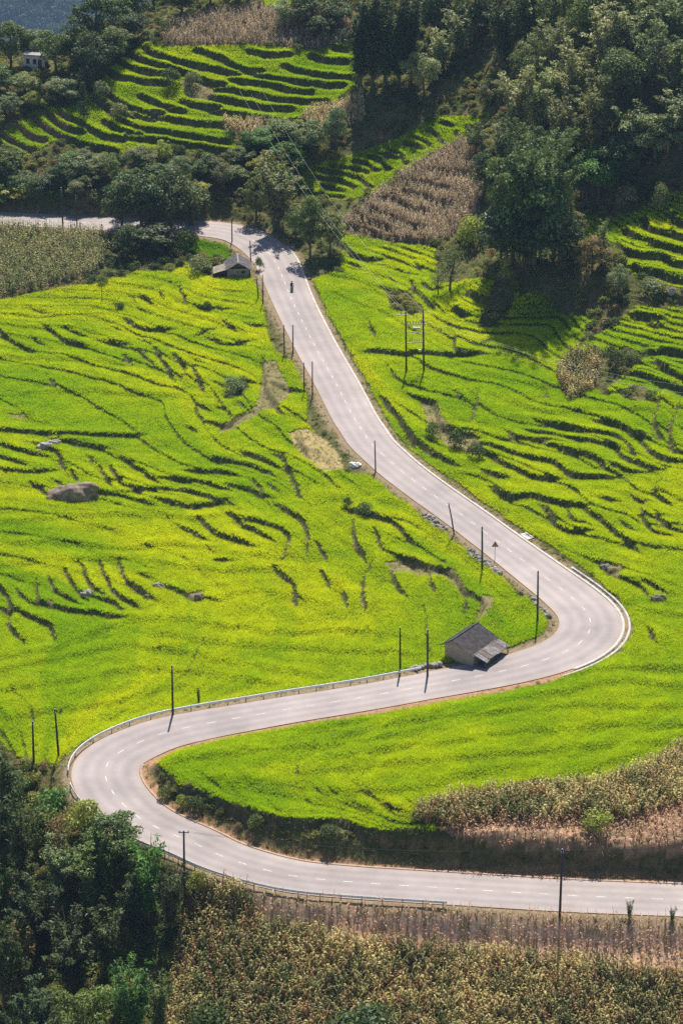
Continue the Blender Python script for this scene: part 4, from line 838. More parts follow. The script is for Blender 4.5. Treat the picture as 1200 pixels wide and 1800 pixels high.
# ------------------------------------------------------------------ trees
UR = 'trees on the wooded slope at upper right'; ULH = 'trees on the ridge at upper left'; BL = 'trees on the bank at lower left'; HB = 'shrubs between the hillside terraces and the far road'
for u, v, hp, w_ in ((632,152,160,62),(655,156,166,60),(678,154,168,62),(700,152,162,62),(722,148,158,58)):
    tree(u, v, w_, hp, 'tower', 'dark', ['leftmost', 'second from left', 'middle', 'second from right', 'rightmost'][[632,655,678,700,722].index(u)] + ' of the five tall dark bamboo columns at top centre', 'tall bamboo columns at top centre')
T = [(925,470,150,150,'bamboo','dark','broad dark bamboo at the foot of the huge lone one'),(935,464,165,250,'giant','mid','huge tall bamboo standing alone above the shaded field'),
 (935,470,150,120,'broad','dark','added dense dark tree filling the foot of the big lone clump'),(890,470,110,100,'broad','dark','added dense dark tree low on the left of the big lone clump'),(985,468,110,110,'broad','dark','added dense dark tree low on the right of the big lone clump'),(930,467,150,200,'broad','mid','leafy tree added in the middle of the big lone clump to block sun'),(900,462,110,190,'broad','mid','leafy tree forming the left half of the big lone clump'),(972,455,90,165,'broad','mid','leafy tree forming the right half of the big lone clump'),(880,452,70,120,'broad','dark','low dark tree at the left foot of the big lone clump'),  # dense low crowns and middle leafy tree added to block sun for the shadow
 (1052,352,92,82,'broad','green','round bright green bushy tree at the edge of the shaded grass'),(1020,345,50,60,'broad','mid','small round tree just left of the round bush by the shaded grass'),
 (1160,372,36,52,'shrub','grey','pale flowering shrub at the top corner of the right terraces'),
 (790,512,80,98,'sparse','grey','thin grey half-bare tree beside the yellow paddies'),(770,520,44,62,'sparse','grey','small spindly tree left of the grey half-bare tree'),(885,500,40,58,'sparse','yel','slender young tree on the yellow paddy edge'),
 (1055,462,42,80,'plume','grey','dense grey-green shrub column left of the right-hand terraces'),(1085,520,45,55,'broad','grey','bushy grey tree on the bank below the right terraces'),(1040,480,60,60,'broad','brown','brownish bush under the big lone bamboo, right side'),
 (1000,440,60,70,'broad','brown','brown weedy thicket right of the big lone bamboo'),(830,430,60,55,'shrub','yel','yellowish thicket above the half-bare tree'),
 (300,405,120,118,'broad','dark','big dark roadside tree hiding the road at far left centre'),(250,402,95,100,'broad','dark','dark rounded tree left of the big roadside tree'),(338,398,70,80,'plume','mid','arching bamboo tuft right of the big roadside tree'),(215,402,70,80,'broad','mid','green tree where the far road passes behind foliage'),
 (270,440,90,50,'broad','dark','low dark tree below the far road beside the corn'),(225,452,70,60,'broad','dark','squat dark tree at the corner of the dark green corn'),(330,440,50,40,'shrub','mid','low bush beside the small green paddy'),
 (487,405,105,132,'bamboo','grey','large grey-green bamboo at the far bend of the road'),(450,385,60,75,'broad','mid','green tree left of the grey bamboo at the far bend'),(545,452,62,105,'broad','mid','leafy tree right of the far bend'),(580,450,60,80,'broad','grey','pale grey-green tree by the road beyond the far bend'),
 (520,420,50,60,'broad','grey','small pale tree under the crescent terraces'),(148,206,24,58,'conifer','dark','dark pointed conifer beside the upper-left terraces'),(72,192,20,48,'conifer','dark','smaller dark conifer further left on the ridge'),
 (545,270,70,60,'broad','grey','grey-green bush below the pale corn'),(590,265,50,75,'broad','grey','tall shrubby tree left of the bamboo shade'),(500,255,70,45,'broad','mid','leafy bush at the foot of the pale corn'),
 (430,712,0,0,None,None,None),(410,690,44,34,'shrub','grey','grey bush in the middle of the left rice terraces'),(180,502,24,20,'shrub','mid','little dark shrub in the upper left paddies'),(212,545,20,16,'shrub','mid','small weed clump in the upper left paddies'),
 (365,545,18,14,'shrub','dark','dark weed clump on a paddy bank below the far hut'),(690,480,0,0,None,None,None),(350,480,50,34,'shrub','grey','grey brushwood heap left of the far hut'),(455,475,20,26,'shrub','mid','bush at the right corner of the far hut'),
 (655,560,0,0,None,None,None),(800,790,40,34,'shrub','dark','dark thicket on the bank right of the middle road'),(760,770,36,30,'shrub','mid','green thicket on the bank above the yellow strip'),(835,808,40,34,'shrub','dark','dark bush at the foot of the stepped paddies right of the road'),
 (1080,650,44,36,'shrub','dark','dark round bush beside the small right-hand corn patch'),(1110,640,36,26,'shrub','grey','pale shrub on the brown bank at right'),(1145,520,60,28,'shrub','grey','long pale shrub under the right terraces'),
 (640,905,36,24,'shrub','mid','weedy bush in the gully left of the middle road'),(610,890,24,18,'shrub','dark','small dark bush in the gully near the straw patch'),(1050,1455,70,36,'shrub','yel','leafy green bush among the dry stalks at right'),
 (290,1405,34,26,'shrub','mid','bush on the inner bank of the lower bend'),(345,1425,40,30,'shrub','dark','dark bush at the rice edge above the lower bend'),(580,1478,44,26,'shrub','dark','dark rounded bush below the rice edge above the lower road'),(450,1452,36,24,'shrub','mid','bush on the bank above the lower road'),(320,1420,30,24,'shrub','yel','yellowish weeds at the tip of the front field'),
 (350,1238,14,34,'plume','dark','thin dark sapling behind the guardrail'),(1105,1618,22,40,'plume','mid','young green plant at the corn edge on the far right'),(1180,1622,20,34,'plume','green','last small green plant along the corn edge at right')]
for q in T:
    if q[4]: tree(*q)
# lower-left bank
TB = [(15,1470,90,170,'plume','dark','dark vine-draped tree against the left edge below the rice'),(40,1560,90,200,'plume','dark','tall dark bamboo at the left edge beside the bend'),(110,1500,80,90,'sparse','brown','brown half-dead bush under the guardrail'),
 (95,1440,90,60,'shrub','green','bright green bush just below the left guardrail'),(150,1470,80,70,'shrub','yel','yellow-green bush below the outer bend'),(205,1520,110,90,'broad','mid','green bushy tree below the outer bend'),(170,1600,120,150,'bamboo','mid','spreading grey-green bamboo in the middle of the lower-left wood'),
 (262,1625,95,175,'plume','green','feathery green bamboo reaching up to the road'),(300,1640,80,160,'plume','dark','dark feathery bamboo beside the tall roadside pole'),(235,1650,80,130,'plume','dark','dark bamboo in the heart of the lower-left wood'),
 (70,1680,110,150,'bamboo','dark','dark arching bamboo low at the left edge'),(50,1720,70,125,'plume','brown','golden-brown withering bamboo near the left edge'),(130,1740,120,140,'bamboo','dark','dark arching bamboo behind the golden one'),(190,1720,90,150,'plume','dark','slender dark bamboo in deep shade at lower left'),
 (235,1850,110,190,'bamboo','green','fresh green bamboo at the bottom of the wood'),(150,1860,110,150,'broad','mid','grey-green tree at the bottom edge left of the fresh bamboo'),(60,1860,120,150,'bamboo','dark','darkest bamboo in the lower-left corner'),(280,1820,70,140,'plume','mid','light bamboo between the wood and the cornfield'),
 (0,1640,90,150,'bamboo','mid','green bamboo cut by the left edge'),(10,1780,110,170,'broad','dark','shaded tree cut by the left edge near the corner'),(215,1790,60,90,'plume','yel','yellowish slender bamboo in the lower-left wood'),(20,1420,60,70,'broad','mid','small tree at the left edge above the wood'),
 (110,1580,90,110,'bamboo','grey','pale-leaved bamboo under the brown bush'),(255,1560,60,80,'broad','dark','dark bush under the lower guardrail'),(345,1570,46,44,'shrub','yel','yellow-green weeds at the top corner of the cornfield'),(370,1820,90,60,'shrub','dark','dark bush at the bottom of the cornfield'),(640,1840,150,80,'shrub','dark','broad dark bush at the bottom centre edge')]
for q in TB: tree(*q, BL if q[4] != 'shrub' else None)
# wooded slope, upper right: rows of crowns
rr_ = random.Random(3)
UP = [(745,168,64,78,'broad','pale','pale rounded tree right of the dark bamboo columns'),(775,130,70,80,'bamboo','pale','pale bamboo above the shaded hollow'),(805,100,80,90,'bamboo','grey',None),(765,75,60,90,'broad','dark','dark tree at the top right of the bamboo columns'),(840,70,80,100,'broad','dark',None),
 (880,110,90,120,'bamboo','dark',None),(860,190,50,50,'broad','grey',None),(905,250,100,130,'bamboo','pale','pale feathery bamboo left of the deep shaded gully'),(880,285,70,80,'bamboo','grey',None),(945,225,90,120,'bamboo','pale',None),(985,290,90,130,'bamboo','grey',None),(930,170,80,110,'broad','grey',None),
 (970,150,90,120,'bamboo','grey',None),(1010,200,100,130,'bamboo','pale',None),(1050,250,100,140,'bamboo','grey',None),(1090,215,100,130,'broad','mid',None),(1020,110,90,110,'broad','mid',None),(1065,140,110,130,'bamboo','pale',None),(1110,120,110,120,'bamboo','grey',None),(1155,170,110,130,'broad','grey',None),
 (1115,292,100,105,'bamboo','grey','grey bamboo hanging over the shaded grass at right'),(1150,285,100,88,'broad','grey',None),(1195,262,110,105,'bamboo','grey','grey bamboo cut by the right edge above the terraces'),(1200,210,110,140,'bamboo','mid',None),(1185,100,110,120,'bamboo','mid',None),(1140,60,110,110,'bamboo','pale',None),(1080,60,110,110,'broad','grey',None),
 (1030,50,100,110,'bamboo','grey',None),(980,70,90,110,'broad','mid',None),(925,70,90,110,'bamboo','mid',None),(900,30,80,90,'broad','dark',None),(1195,30,100,100,'broad','mid',None),(960,10,90,90,'bamboo','grey',None),(1110,15,100,90,'bamboo','mid',None),(850,15,80,80,'broad','grey',None),(790,20,70,80,'broad','mid',None),(745,15,50,70,'broad','dark',None),
 (835,270,50,55,'broad','mid','dark green bush at the top of the brown cornfield'),(850,340,60,70,'broad','dark','dark tree at the right side of the brown cornfield'),(1085,330,70,90,'broad','dark',None),(1240,280,90,80,'broad','grey',None),(1060,310,60,60,'broad','dark',None),(955,300,60,80,'broad','dark',None),(1100,365,50,40,'shrub','grey',None)]
for u, v, a, b_, k_, h_, lb in UP:
    tree(u, v, a, b_, k_, h_, lb or {'bamboo': 'feathery bamboo clump packed into the wooded slope at upper right', 'broad': 'rounded leafy tree packed into the wooded slope at upper right', 'shrub': 'grey shrub at the foot of the wooded slope at upper right'}[k_], UR)
# ridge at upper left
UL = [(20,120,70,80,'broad','mid'),(60,110,60,60,'broad','grey'),(0,165,70,50,'broad','mid'),(45,165,60,40,'broad','grey'),(100,130,70,80,'broad','mid'),(135,120,70,90,'broad','dark'),(170,90,80,100,'broad','dark'),(200,60,80,90,'broad','mid'),(235,45,80,80,'broad','dark'),
 (270,20,80,70,'broad','mid'),(110,170,56,36,'broad','grey'),(165,140,80,80,'broad','dark'),(200,110,70,60,'broad','mid'),(235,75,60,50,'broad','dark'),(20,205,50,40,'broad','grey'),(60,192,40,34,'broad','yel'),(125,182,40,28,'broad','grey'),(150,160,44,40,'broad','dark'),(320,30,70,60,'broad','dark'),(370,15,70,60,'broad','mid'),(420,10,60,50,'broad','grey'),
 (550,35,80,60,'broad','mid'),(590,50,60,50,'broad','dark'),(510,45,70,50,'broad','grey'),(560,70,60,40,'broad','dark'),(180,170,40,30,'shrub','grey'),(-10,222,50,36,'broad','mid'),(300,150,40,30,'shrub','dark'),(340,150,36,26,'shrub','grey'),(210,205,40,26,'shrub','grey')]
for q in UL: tree(*q, 'leafy tree crowding the ridge above the upper-left terraces' if q[4] == 'broad' else 'low bush on a bank between the upper-left terraces', ULH if q[4] == 'broad' else 'bushes between the upper-left terraces')
# band of shrubs between the hillside terraces and the far road
for i in range(74):
    u = rr_.uniform(-20, 520); v = rr_.uniform(285, 372) if u < 430 else rr_.uniform(265, 350)
    big_ = rr_.random()
    k_ = 'broad' if big_ > .25 else 'shrub'
    tree(u, v, rr_.uniform(34, 66) if k_ == 'broad' else rr_.uniform(28, 44), rr_.uniform(28, 56) if k_ == 'broad' else rr_.uniform(16, 26), k_, rr_.choice(['dark', 'mid', 'mid', 'grey', 'yel', 'green']), 'bushy small tree in the thicket between the upper-left terraces and the far road' if k_ == 'broad' else 'low shrub in the thicket between the upper-left terraces and the far road', HB + (' (trees)' if k_ == 'broad' else ''))
# look-alike trees are told apart by row and place
ORD = 'first second third fourth fifth sixth seventh eighth ninth tenth eleventh twelfth thirteenth fourteenth fifteenth sixteenth seventeenth eighteenth nineteenth twentieth'.split() + ['twenty-' + w_ for w_ in 'first second third fourth fifth sixth seventh eighth ninth'.split()]
def pix(o):
    p = o.location; dz_ = CAM_H - p[2]; f_ = dz_ * SD + p[1] * CD
    return 600 + FPX * p[0] / f_, 900 + FPX * (dz_ * CD - p[1] * SD) / f_
same = {}
for o in COL.objects:
    if o.get('group') in (UR, ULH, HB, HB + ' (trees)', 'bushes between the upper-left terraces'): same.setdefault(o['label'], []).append(o)
SHORT = {'leafy tree crowding the ridge above the upper-left terraces': 'leafy tree on the upper-left ridge', 'rounded leafy tree packed into the wooded slope at upper right': 'rounded tree on the upper-right wooded slope',
  'bushy small tree in the thicket between the upper-left terraces and the far road': 'bushy tree in the thicket above the far road', 'feathery bamboo clump packed into the wooded slope at upper right': 'feathery bamboo on the upper-right wooded slope',
  'low shrub in the thicket between the upper-left terraces and the far road': 'low shrub in the thicket above the far road', 'low bush on a bank between the upper-left terraces': 'low bush between the upper-left terraces'}
for lb, os_ in same.items():
    if len(os_) < 2: continue
    os_.sort(key=lambda o: pix(o)[1]); nrow = 3 if len(os_) > 9 else 1; per = -(-len(os_) // nrow)
    for r0 in range(nrow):
        row = sorted(os_[r0 * per:(r0 + 1) * per], key=lambda o: pix(o)[0])
        for j, o in enumerate(row): o['label'] = SHORT.get(lb, lb) + (', ' + ORD[j] + ' from left' + (' in its ' + ['top', 'middle', 'bottom'][r0] + ' row' if nrow > 1 else ''))
# distant wood
fxp = rng.uniform(-760, -150, 9000); fyp = rng.uniform(3560, 4300, 9000)
i_ = np.clip(((fxp + 1200) / 2400 * 239).round().astype(int), 0, 239); j_ = np.clip(np.searchsorted(fy, fyp), 0, len(fy) - 1)
scatter('distant_wood', 'blue-hazed wood covering the distant hillside at top left', np.c_[fxp, fyp, FZ[j_, i_] - 1], np.array([.05, .075, .03]) * rng.uniform(.6, 1.5, len(fxp))[:, None], rng.uniform(6, 13, len(fxp)), BUSHP, 77, .1)
# ------------------------------------------------------------------ poles
def pxs(Y, Z): return FPX / math.hypot(Y, CAM_H - Z)
def top_px(p):                                     # photo pixel of a world point
    dz_ = CAM_H - p[2]; f_ = dz_ * SD + p[1] * CD
    return 600 + FPX * p[0] / f_, 900 + FPX * (dz_ * CD - p[1] * SD) / f_
POLES = [(983,1612,983,1497,'tall dark pole standing in the corn beside the lower road',1),(325,1600,327,1466,'dark pole with a wire bracket on top beside the bamboo at lower left',1),
 (304,1258,305,1173,'pole behind the guardrail midway along the lower bend',0),(104,1332,101,1248,'thicker of the two poles at the left end of the rice, near the bend',0),(60,1348,62,1271,'thinner pole at the left end of the rice, nearest the left edge',0),
 (703,1182,702,1105,'left pole of the pair beside the dark-roofed shed',0),(751,1190,750,1108,'right pole of the pair beside the dark-roofed shed',0),(944,1095,942,1005,'leaning pole in the rice inside the right-hand bend',0),(847,1005,845,928,'pole in the rice beside the warning sign',0),
 (799,940,787,885,'strongly leaning pole at the stone-edged roadside',0),(660,829,658,775,'single pole beside the white heap on the middle road',0),(535,692,534,640,'left pole of the pair where the straw strip meets the road',0),(549,695,549,636,'right pole of the pair where the straw strip meets the road',0),
 (500,622,499,573,'left pole of the pair below the far hut',0),(515,622,515,573,'right pole of the pair below the far hut',0),(455,526,451,490,'slanting post left of its neighbour below the far hut',0),(462,536,462,485,'upright post right of its neighbour below the far hut',0),(441,462,440,425,'pole at the right corner of the far hut',0),
 (408,425,408,386,'pole by the far bend of the road',0),(111,400,111,332,'left pole on the far road beside the dark corn',0),(136,400,136,346,'right pole on the far road beside the dark corn',0),(180,532,180,503,'thin post in the upper left paddies',0)]
POLETOP = {}
for ub, vb, ut, vt, lb, br in POLES:
    X, Y, Z = hit3(ub, vb); s = pxs(Y, Z); h = (vb - vt) / s / math.cos(math.atan2(CAM_H - Z, Y)); dx = (ut - ub) / s
    t_ = thing('utility_pole', lb, 'pole', (X, Y, Z), 0, 'poles along the road'); r0 = .17 if h > 6.5 else .13
    if 'thin post' in lb: r0 = .07
    m = MB(); m.tube([(0, 0, -.8), (dx * .5, 0, h * .5), (dx, 0, h)], [r0, r0 * .85, r0 * .68], 10); m.build('shaft', MT['pole'], t_, True)
    MB().tube([(dx, 0, h - .01), (dx, 0, h + .07)], [r0 * .72, r0 * .3], 10).build('cap', MT['conc'], t_)
    if h > 5:
        zb = h - .55; MB().tube([(dx - .0, 0, zb), (dx, 0, zb + .16)], [r0 * .86, r0 * .86], 10).build('band', MT['steel'], t_)
    if br:
        MB().box((dx, 0, h - .25), (1.3, .09, .09)).build('crossarm', MT['pole'], t_)
        for k_ in (-.55, 0, .55): MB().tube([(dx + k_, 0, h - .2), (dx + k_, 0, h - .08), (dx + k_, 0, h + .05)], [.05, .075, .04], 8).build('insulator', MT['conc'], t_)
    POLETOP[lb] = np.array([X + dx, Y, Z + h])
# two-pole transformer frame
A = np.array(hit3(714, 655)); B = np.array(hit3(745, 657)); B[1] = A[1]
s = pxs(A[1], A[2]); hA, hB = 104 / s / .92, 109 / s / .92; wd = B[0] - A[0]; dzb = B[2] - A[2]
tf = thing('transformer_frame', 'two-legged power frame with crossbars standing in the rice right of the road', 'power frame', A)
MB().tube([(0, 0, -.8), (-.25, 0, hA)], [.19, .13], 10).build('post', MT['pole'], tf, True)
MB().tube([(wd, 0, dzb - .8), (wd - .3, 0, hB)], [.19, .13], 10).build('post', MT['pole'], tf, True)
for q, (zz, x0, x1, th) in enumerate(((hA * .80, -.5, wd + .35, .16), (hA * .66, .9, wd + .3, .12), (hA * .665, -.15, 1.1, .12), (hA * .50, 1.0, wd + .1, .12), (hA * .48, -.1, 1.2, .12), (hA * .95, -1.9, .0, .1))):
    MB().box(((x0 + x1) / 2, .16, zz), (x1 - x0, .14, th)).build('crossbar', MT['conc'], tf)
for k_ in np.linspace(.1, wd - .1, 7): MB().tube([(k_, .16, hA * .80 + .08), (k_, .16, hA * .80 + .25), (k_, .16, hA * .80 + .5)], [.07, .11, .05], 8).build('insulator', MT['pale'], tf)
for k_ in (.5, .9, 1.35, 1.7, 2.1, 2.5): MB().tube([(k_, .16, hA * .5 + .06), (k_, .1, hA * .5 + .75)], [.05, .035], 6).build('fuse_link', MT['pole'], tf)
MB().box((wd * .55, .2, hA * .73), (1.2, .5, .3)).build('switch_box', MT['conc'], tf)
MB().box((wd * .75, .1, hA * .36), (.5, .35, .4)).build('meter_box', MT['steel'], tf)
MB().tube([(-1.0, .16, hA * .95), (-1.0, .16, hA * .95 + .6)], [.07, .05], 8).build('insulator', MT['pale'], tf)
# power lines
def wire(p0, p1, sag, label, group, r=.016, mat='wire'):
    q = np.linspace(0, 1, 40)[:, None]; P = p0 + (p1 - p0) * q; P[:, 2] -= (4 * sag * q * (1 - q))[:, 0]
    o = MB().tube(P, r, 4, False).build('power_line', MT[mat], None, True); tag(o, label, 'power line', group)
def on_ray(u, v, Y): dx, dy, dz = ray(u, v); t = Y / dy; return np.array([t * dx, Y, CAM_H + t * dz])
ftop = [A + (-.25, .1, hA - .2), A + (wd * .45, .1, hA * .85), A + (wd - .3, .1, hB - .2)]
for k_, (us, lb) in enumerate(((332, 'left'), (352, 'middle'), (374, 'right'))):
    wire(on_ray(us, -12, 592), ftop[k_], 6.0, lb + ' wire of the three sagging over the upper terraces to the power frame', 'wires over the upper terraces', .015)
    wire(ftop[k_], on_ray(1330, 690 + 14 * k_, 430), 2.6, ['upper', 'middle', 'lower'][k_] + ' wire of the three running right from the power frame over the shaded rice', 'wires right of the power frame', .012)
pl, pr = POLETOP[POLES[1][4]], POLETOP[POLES[0][4]]
for k_ in (-.5, .5):
    wire(pl + (k_, 0, -.1), pr + (k_, 0, -.1), 1.2, ('nearer' if k_ < 0 else 'farther') + ' wire strung between the two poles of the lower road', 'wires along the lower road', .012, 'pole')
    wire(pr + (k_, 0, -.1), pr + (42 + k_, 4, .6), .8, ('nearer' if k_ < 0 else 'farther') + ' wire leaving the corn pole to the right', 'wires along the lower road', .012, 'pole')

# ------------------------------------------------------------------ guardrails
def guardrail(i0, i1, label, sd=1):
    cx = int((i0 + i1) / 2); org = np.array([*RC[cx, :2], RC[cx, 2]])
    g_ = thing('guardrail', label, 'guardrail', org); k = np.arange(i0, i1 + 1)
    base = np.c_[RC[k, :2] + RN[k] * (RHW[k] + .42)[:, None] * sd, RC[k, 2]] - org
    prof = [(.00, .44), (.06, .50), (.06, .56), (.0, .60), (.06, .64), (.06, .72), (.0, .78)]
    nn = len(prof); V = []
    for j, p in enumerate(base):
        for o_, zz in prof: V.append(p + np.array([*(RN[k[j]] * -sd * o_), zz]))
    for j, p in enumerate(base):
        for o_, zz in prof: V.append(p + np.array([*(RN[k[j]] * (-sd * o_ + sd * .035)), zz]))
    V = np.array(V); M = len(base) * nn; ii = (np.arange(len(base) - 1)[:, None] * nn + np.arange(nn - 1)[None]).ravel()
    F = np.stack([ii, ii + nn, ii + nn + 1, ii + 1], 1); i2 = np.arange(len(base) - 1) * nn; tp = nn - 1
    F = np.r_[F, F[:, ::-1] + M, np.stack([i2 + tp, i2 + nn + tp, i2 + nn + tp + M, i2 + tp + M], 1), np.stack([i2, i2 + M, i2 + nn + M, i2 + nn], 1)]
    link('rail', mesh_np('rail', V, F, MT['rail']), g_)
    pm = MB().tube([(0, 0, -.6), (0, 0, .82)], .07, 8).mesh('post', MT['conc'], True); cm = MB().tube([(0, 0, .82), (0, 0, .90)], [.08, .05], 8).mesh('cap', MT['white'])
    for j in range(1, len(base), 5):
        p = base[j] + np.array([*(RN[k[j]] * sd * .12), 0]); q = link('post', pm, g_, p); link('cap', cm, q)
j0, j1, j2, j3 = road_idx(800, 1563), road_idx(340, 1482), road_idx(198, 1393), road_idx(743, 1207)
guardrail(j0 + 2, j1 + 16, 'low steel guardrail along the cornfield side of the lower road')
guardrail(j1 + 22, j2 + 6, 'short steel guardrail on the outside of the left bend above the wood')
guardrail(j2 + 10, j3 + 2, 'long pale guardrail curving from the left bend to the dark-roofed shed')

# ------------------------------------------------------------------ stone edgings
STN = [rock_mesh('stone', MT['stone'] if k % 3 else MT['pale'], 900 + k, .34, .28, .22, 5, .35) for k in range(7)]
def stonewall(i0, i1, off, n, label, spread=.8):
    c = RC[(i0 + i1) // 2]; w_ = thing('stone_edging', label, 'stone wall', c, 0, 'rough stone edgings beside the road'); r = random.Random(i0)
    for q in range(n):
        i = int(i0 + (i1 - i0) * (q + r.random()) / n); o = RHW[i] + off + r.uniform(0, spread); p = RC[i, :2] + RN[i] * o; z_ = gz(*p)
        st = link('stone', STN[r.randrange(7)], w_, (p[0] - c[0], p[1] - c[1], z_ + r.uniform(.0, .42) * (1 - (o - RHW[i] - off) / spread * .7) - c[2]), (r.random() * 3, r.random() * 3, r.random() * 6)); st.scale = [r.uniform(.7, 1.5)] * 3
stonewall(road_idx(930, 994) , road_idx(873, 952), .9, 95, 'long heap of rough stones edging the road below the warning sign', 1.2)
stonewall(road_idx(825, 918), road_idx(790, 890), .8, 46, 'short dark stone edging at the foot of the leaning pole', 1.2)
stonewall(road_idx(1000, 1050) - 10, road_idx(990, 1040) + 2, .8, 22, 'scattered stones on the inner verge of the right-hand bend', 1.0)
stonewall(road_idx(743, 1207), road_idx(800, 1197), .9, 40, 'rubble heap between the guardrail end and the shed', 1.1)

# ------------------------------------------------------------------ rocks
def rock(u, v, wpx, hpx, label, mat='boulder', seed=1, depth=.6, name='boulder', rz=0, wedge=0):
    X, Y, Z = hit3(u, v); s = pxs(Y, Z); a, h = wpx / s / 2, hpx / s * .75
    o = link(name, rock_mesh(name, MT[mat], seed, a, a * depth, h, 26, .30, 2.6, wedge), None, (X, Y, Z + h * .15), (0, 0, rz)); return tag(o, label, 'rock')
rock(130, 876, 84, 30, 'large brown wedge-shaped boulder lying among the left rice terraces', 'boulder', 31, .5, wedge=.45)
rock(1155, 1057, 28, 14, 'small pale brown boulder in the rice right of the bend', 'boulder', 33)
rock(86, 784, 40, 9, 'pale flat rock slab in the upper left paddies', 'pale', 41, .35, rz=.5)
rock(278, 1034, 26, 9, 'dark flat rock on a paddy lip at left centre', 'stone', 43); rock(155, 1047, 22, 9, 'weathered pinkish rock on the curved left terraces', 'pale', 44); rock(350, 1052, 18, 9, 'reddish rock on the middle paddy lip', 'boulder', 45)
rock(257, 1056, 12, 12, 'small rock at the end of a curved left terrace', 'stone', 46); rock(1062, 1002, 22, 10, 'low rock on the small bare patch right of the road', 'stone', 47)
rock(1180, 520, 14, 10, 'pale stone on the bank under the right terraces', 'pale', 48)
X, Y, Z = hit3(623, 823)
wb = thing('plastic_sheet_heap', 'white crumpled plastic sheeting heaped beside the middle road', 'plastic sheet', (X, Y, Z))
for k_, (a, b_, c, d) in enumerate(((0, 0, .25, .75), (.5, .25, .35, .6), (-.35, .2, .55, .5))):
    link('sheet_fold', rock_mesh('sheet_fold', MT['bagm'], 60 + k_, d, d * .6, d * .5, 9, .5, 2.4), wb, (a, b_, c))
X, Y, Z = hit3(915, 947); k_ = road_idx(917, 985); i_ = int(np.argmin((RC[:, 0] - X) ** 2 + (RC[:, 1] - Y) ** 2)); p_ = RC[i_, :2] - RN[i_] * (RHW[i_] + 1.15); an = math.atan2(RT[i_, 1], RT[i_, 0])
cv = thing('culvert_headwall', 'pale concrete culvert block sticking out at the right road edge', 'culvert', (p_[0], p_[1], RC[i_, 2] - .1), an)
MB().box((0, 0, -.25), (2.2, 1.1, .9)).build('block', MT['kerb'], cv); MB().box((0, -.45, .25), (2.3, .25, .14)).build('coping', MT['kerb'], cv); MB().tube([(0, -.50, -.3), (0, -.62, -.3)], .28, 12).build('pipe_mouth', MT['dark'], cv)

# ------------------------------------------------------------------ shed by the road
def corrugated(p00, p10, p01, p11, n, amp):
    """ribbed sheet between four corners (00 -> 10 along the eave, 01/11 at the ridge), closed slab"""
    P = [np.array(q, float) for q in (p00, p10, p01, p11)]; nn = np.cross(P[1] - P[0], P[2] - P[0]); nn /= np.linalg.norm(nn)
    if nn[2] < 0: nn = -nn
    V = []; N = n * 4
    for lift in (0, -.07):
        for j in (0, 1):
            for i in range(N + 1):
                t = i / N; a = P[0] + (P[1] - P[0]) * t if j == 0 else P[2] + (P[3] - P[2]) * t
                V.append(a + nn * (amp * math.cos(i * math.pi / 2) + lift))
    M = N + 1; F = []
    for i in range(N): F += [(i, i + 1, M + i + 1, M + i), (2 * M + i + 1, 2 * M + i, 3 * M + i, 3 * M + i + 1), (i, 2 * M + i, 2 * M + i + 1, i + 1), (M + i + 1, 3 * M + i + 1, 3 * M + i, M + i)]
    F += [(0, M, 3 * M, 2 * M), (N, 2 * M + N, 3 * M + N, M + N)]
    return MB().add(V, F)
X, Y, Z = hit3(781, 1158)
sh_ = thing('roadside_shed', 'mud-walled shed with dark ribbed roof and tin porch beside the road', 'shed', (X, Y, Z), R(-36))
LY, WX = 6.0, 4.8
MB().prism([(0, -.6), (0, 2.5), (1.35, 3.25), (WX, 1.85), (WX, -.6)], 0, .25).build('gable_wall', MT['mud'], sh_)
MB().prism([(0, -.6), (0, 2.5), (1.35, 3.25), (WX, 1.85), (WX, -.6)], LY - .25, LY).build('gable_wall', MT['mud'], sh_)
MB().box((.125, LY / 2, .95), (.25, LY - .5, 3.1)).build('side_wall', MT['mud'], sh_); MB().box((WX - .125, LY / 2, .67), (.25, LY - .5, 2.5)).build('side_wall', MT['mud'], sh_)
MB().box((WX + .02, 4.0, .75), (.08, .9, 1.6)).build('door', MT['wood'], sh_); MB().box((WX + .02, 1.9, 1.1), (.08, .8, .7)).build('window', MT['dark'], sh_)
corrugated((-.55, -.45, 2.12), (-.55, LY + .45, 2.12), (1.36, -.45, 3.42), (1.36, LY + .45, 3.42), 22, .035).build('roof_slope', MT['tile'], sh_)
corrugated((WX + .25, -.45, 1.80), (WX + .25, LY + .45, 1.80), (1.34, -.45, 3.40), (1.34, LY + .45, 3.40), 22, .045).build('roof_slope', MT['tile'], sh_)
MB().tube([(1.35, -.5, 3.44), (1.35, LY + .5, 3.44)], .10, 8).build('ridge_cap', MT['tile'], sh_)
r_ = random.Random(8)
for k_ in range(6):
    y0 = .2 + k_ * 1.02; j_ = r_.uniform(-.06, .12)
    corrugated((WX + 2.05 + r_.uniform(-.15, .15), y0, 1.36 + j_), (WX + 2.05 + r_.uniform(-.1, .1), y0 + 1.08, 1.36 + j_), (WX + .05, y0, 1.90 + j_ * .3), (WX + .05, y0 + 1.08, 1.90 + j_ * .3), 6, .022).build('tin_sheet', MT['tin'] if k_ % 3 != 1 else plain('rust_tin', (.20, .15, .13), .7, .4, 2, .2), sh_)
for yy in (.35, 3.2, 6.1): MB().tube([(WX + 1.85, yy, -.9), (WX + 1.85, yy, 1.42)], .07, 7).build('porch_post', MT['wood'], sh_)
MB().tube([(WX + 1.85, .2, 1.36), (WX + 1.85, 6.25, 1.36)], .06, 7).build('porch_beam', MT['wood'], sh_)
for k_ in range(9): MB().box((WX + 1.7, .45 + k_ * .31, .35), (.05, .28, 1.9)).build('board', MT['wood'], sh_)
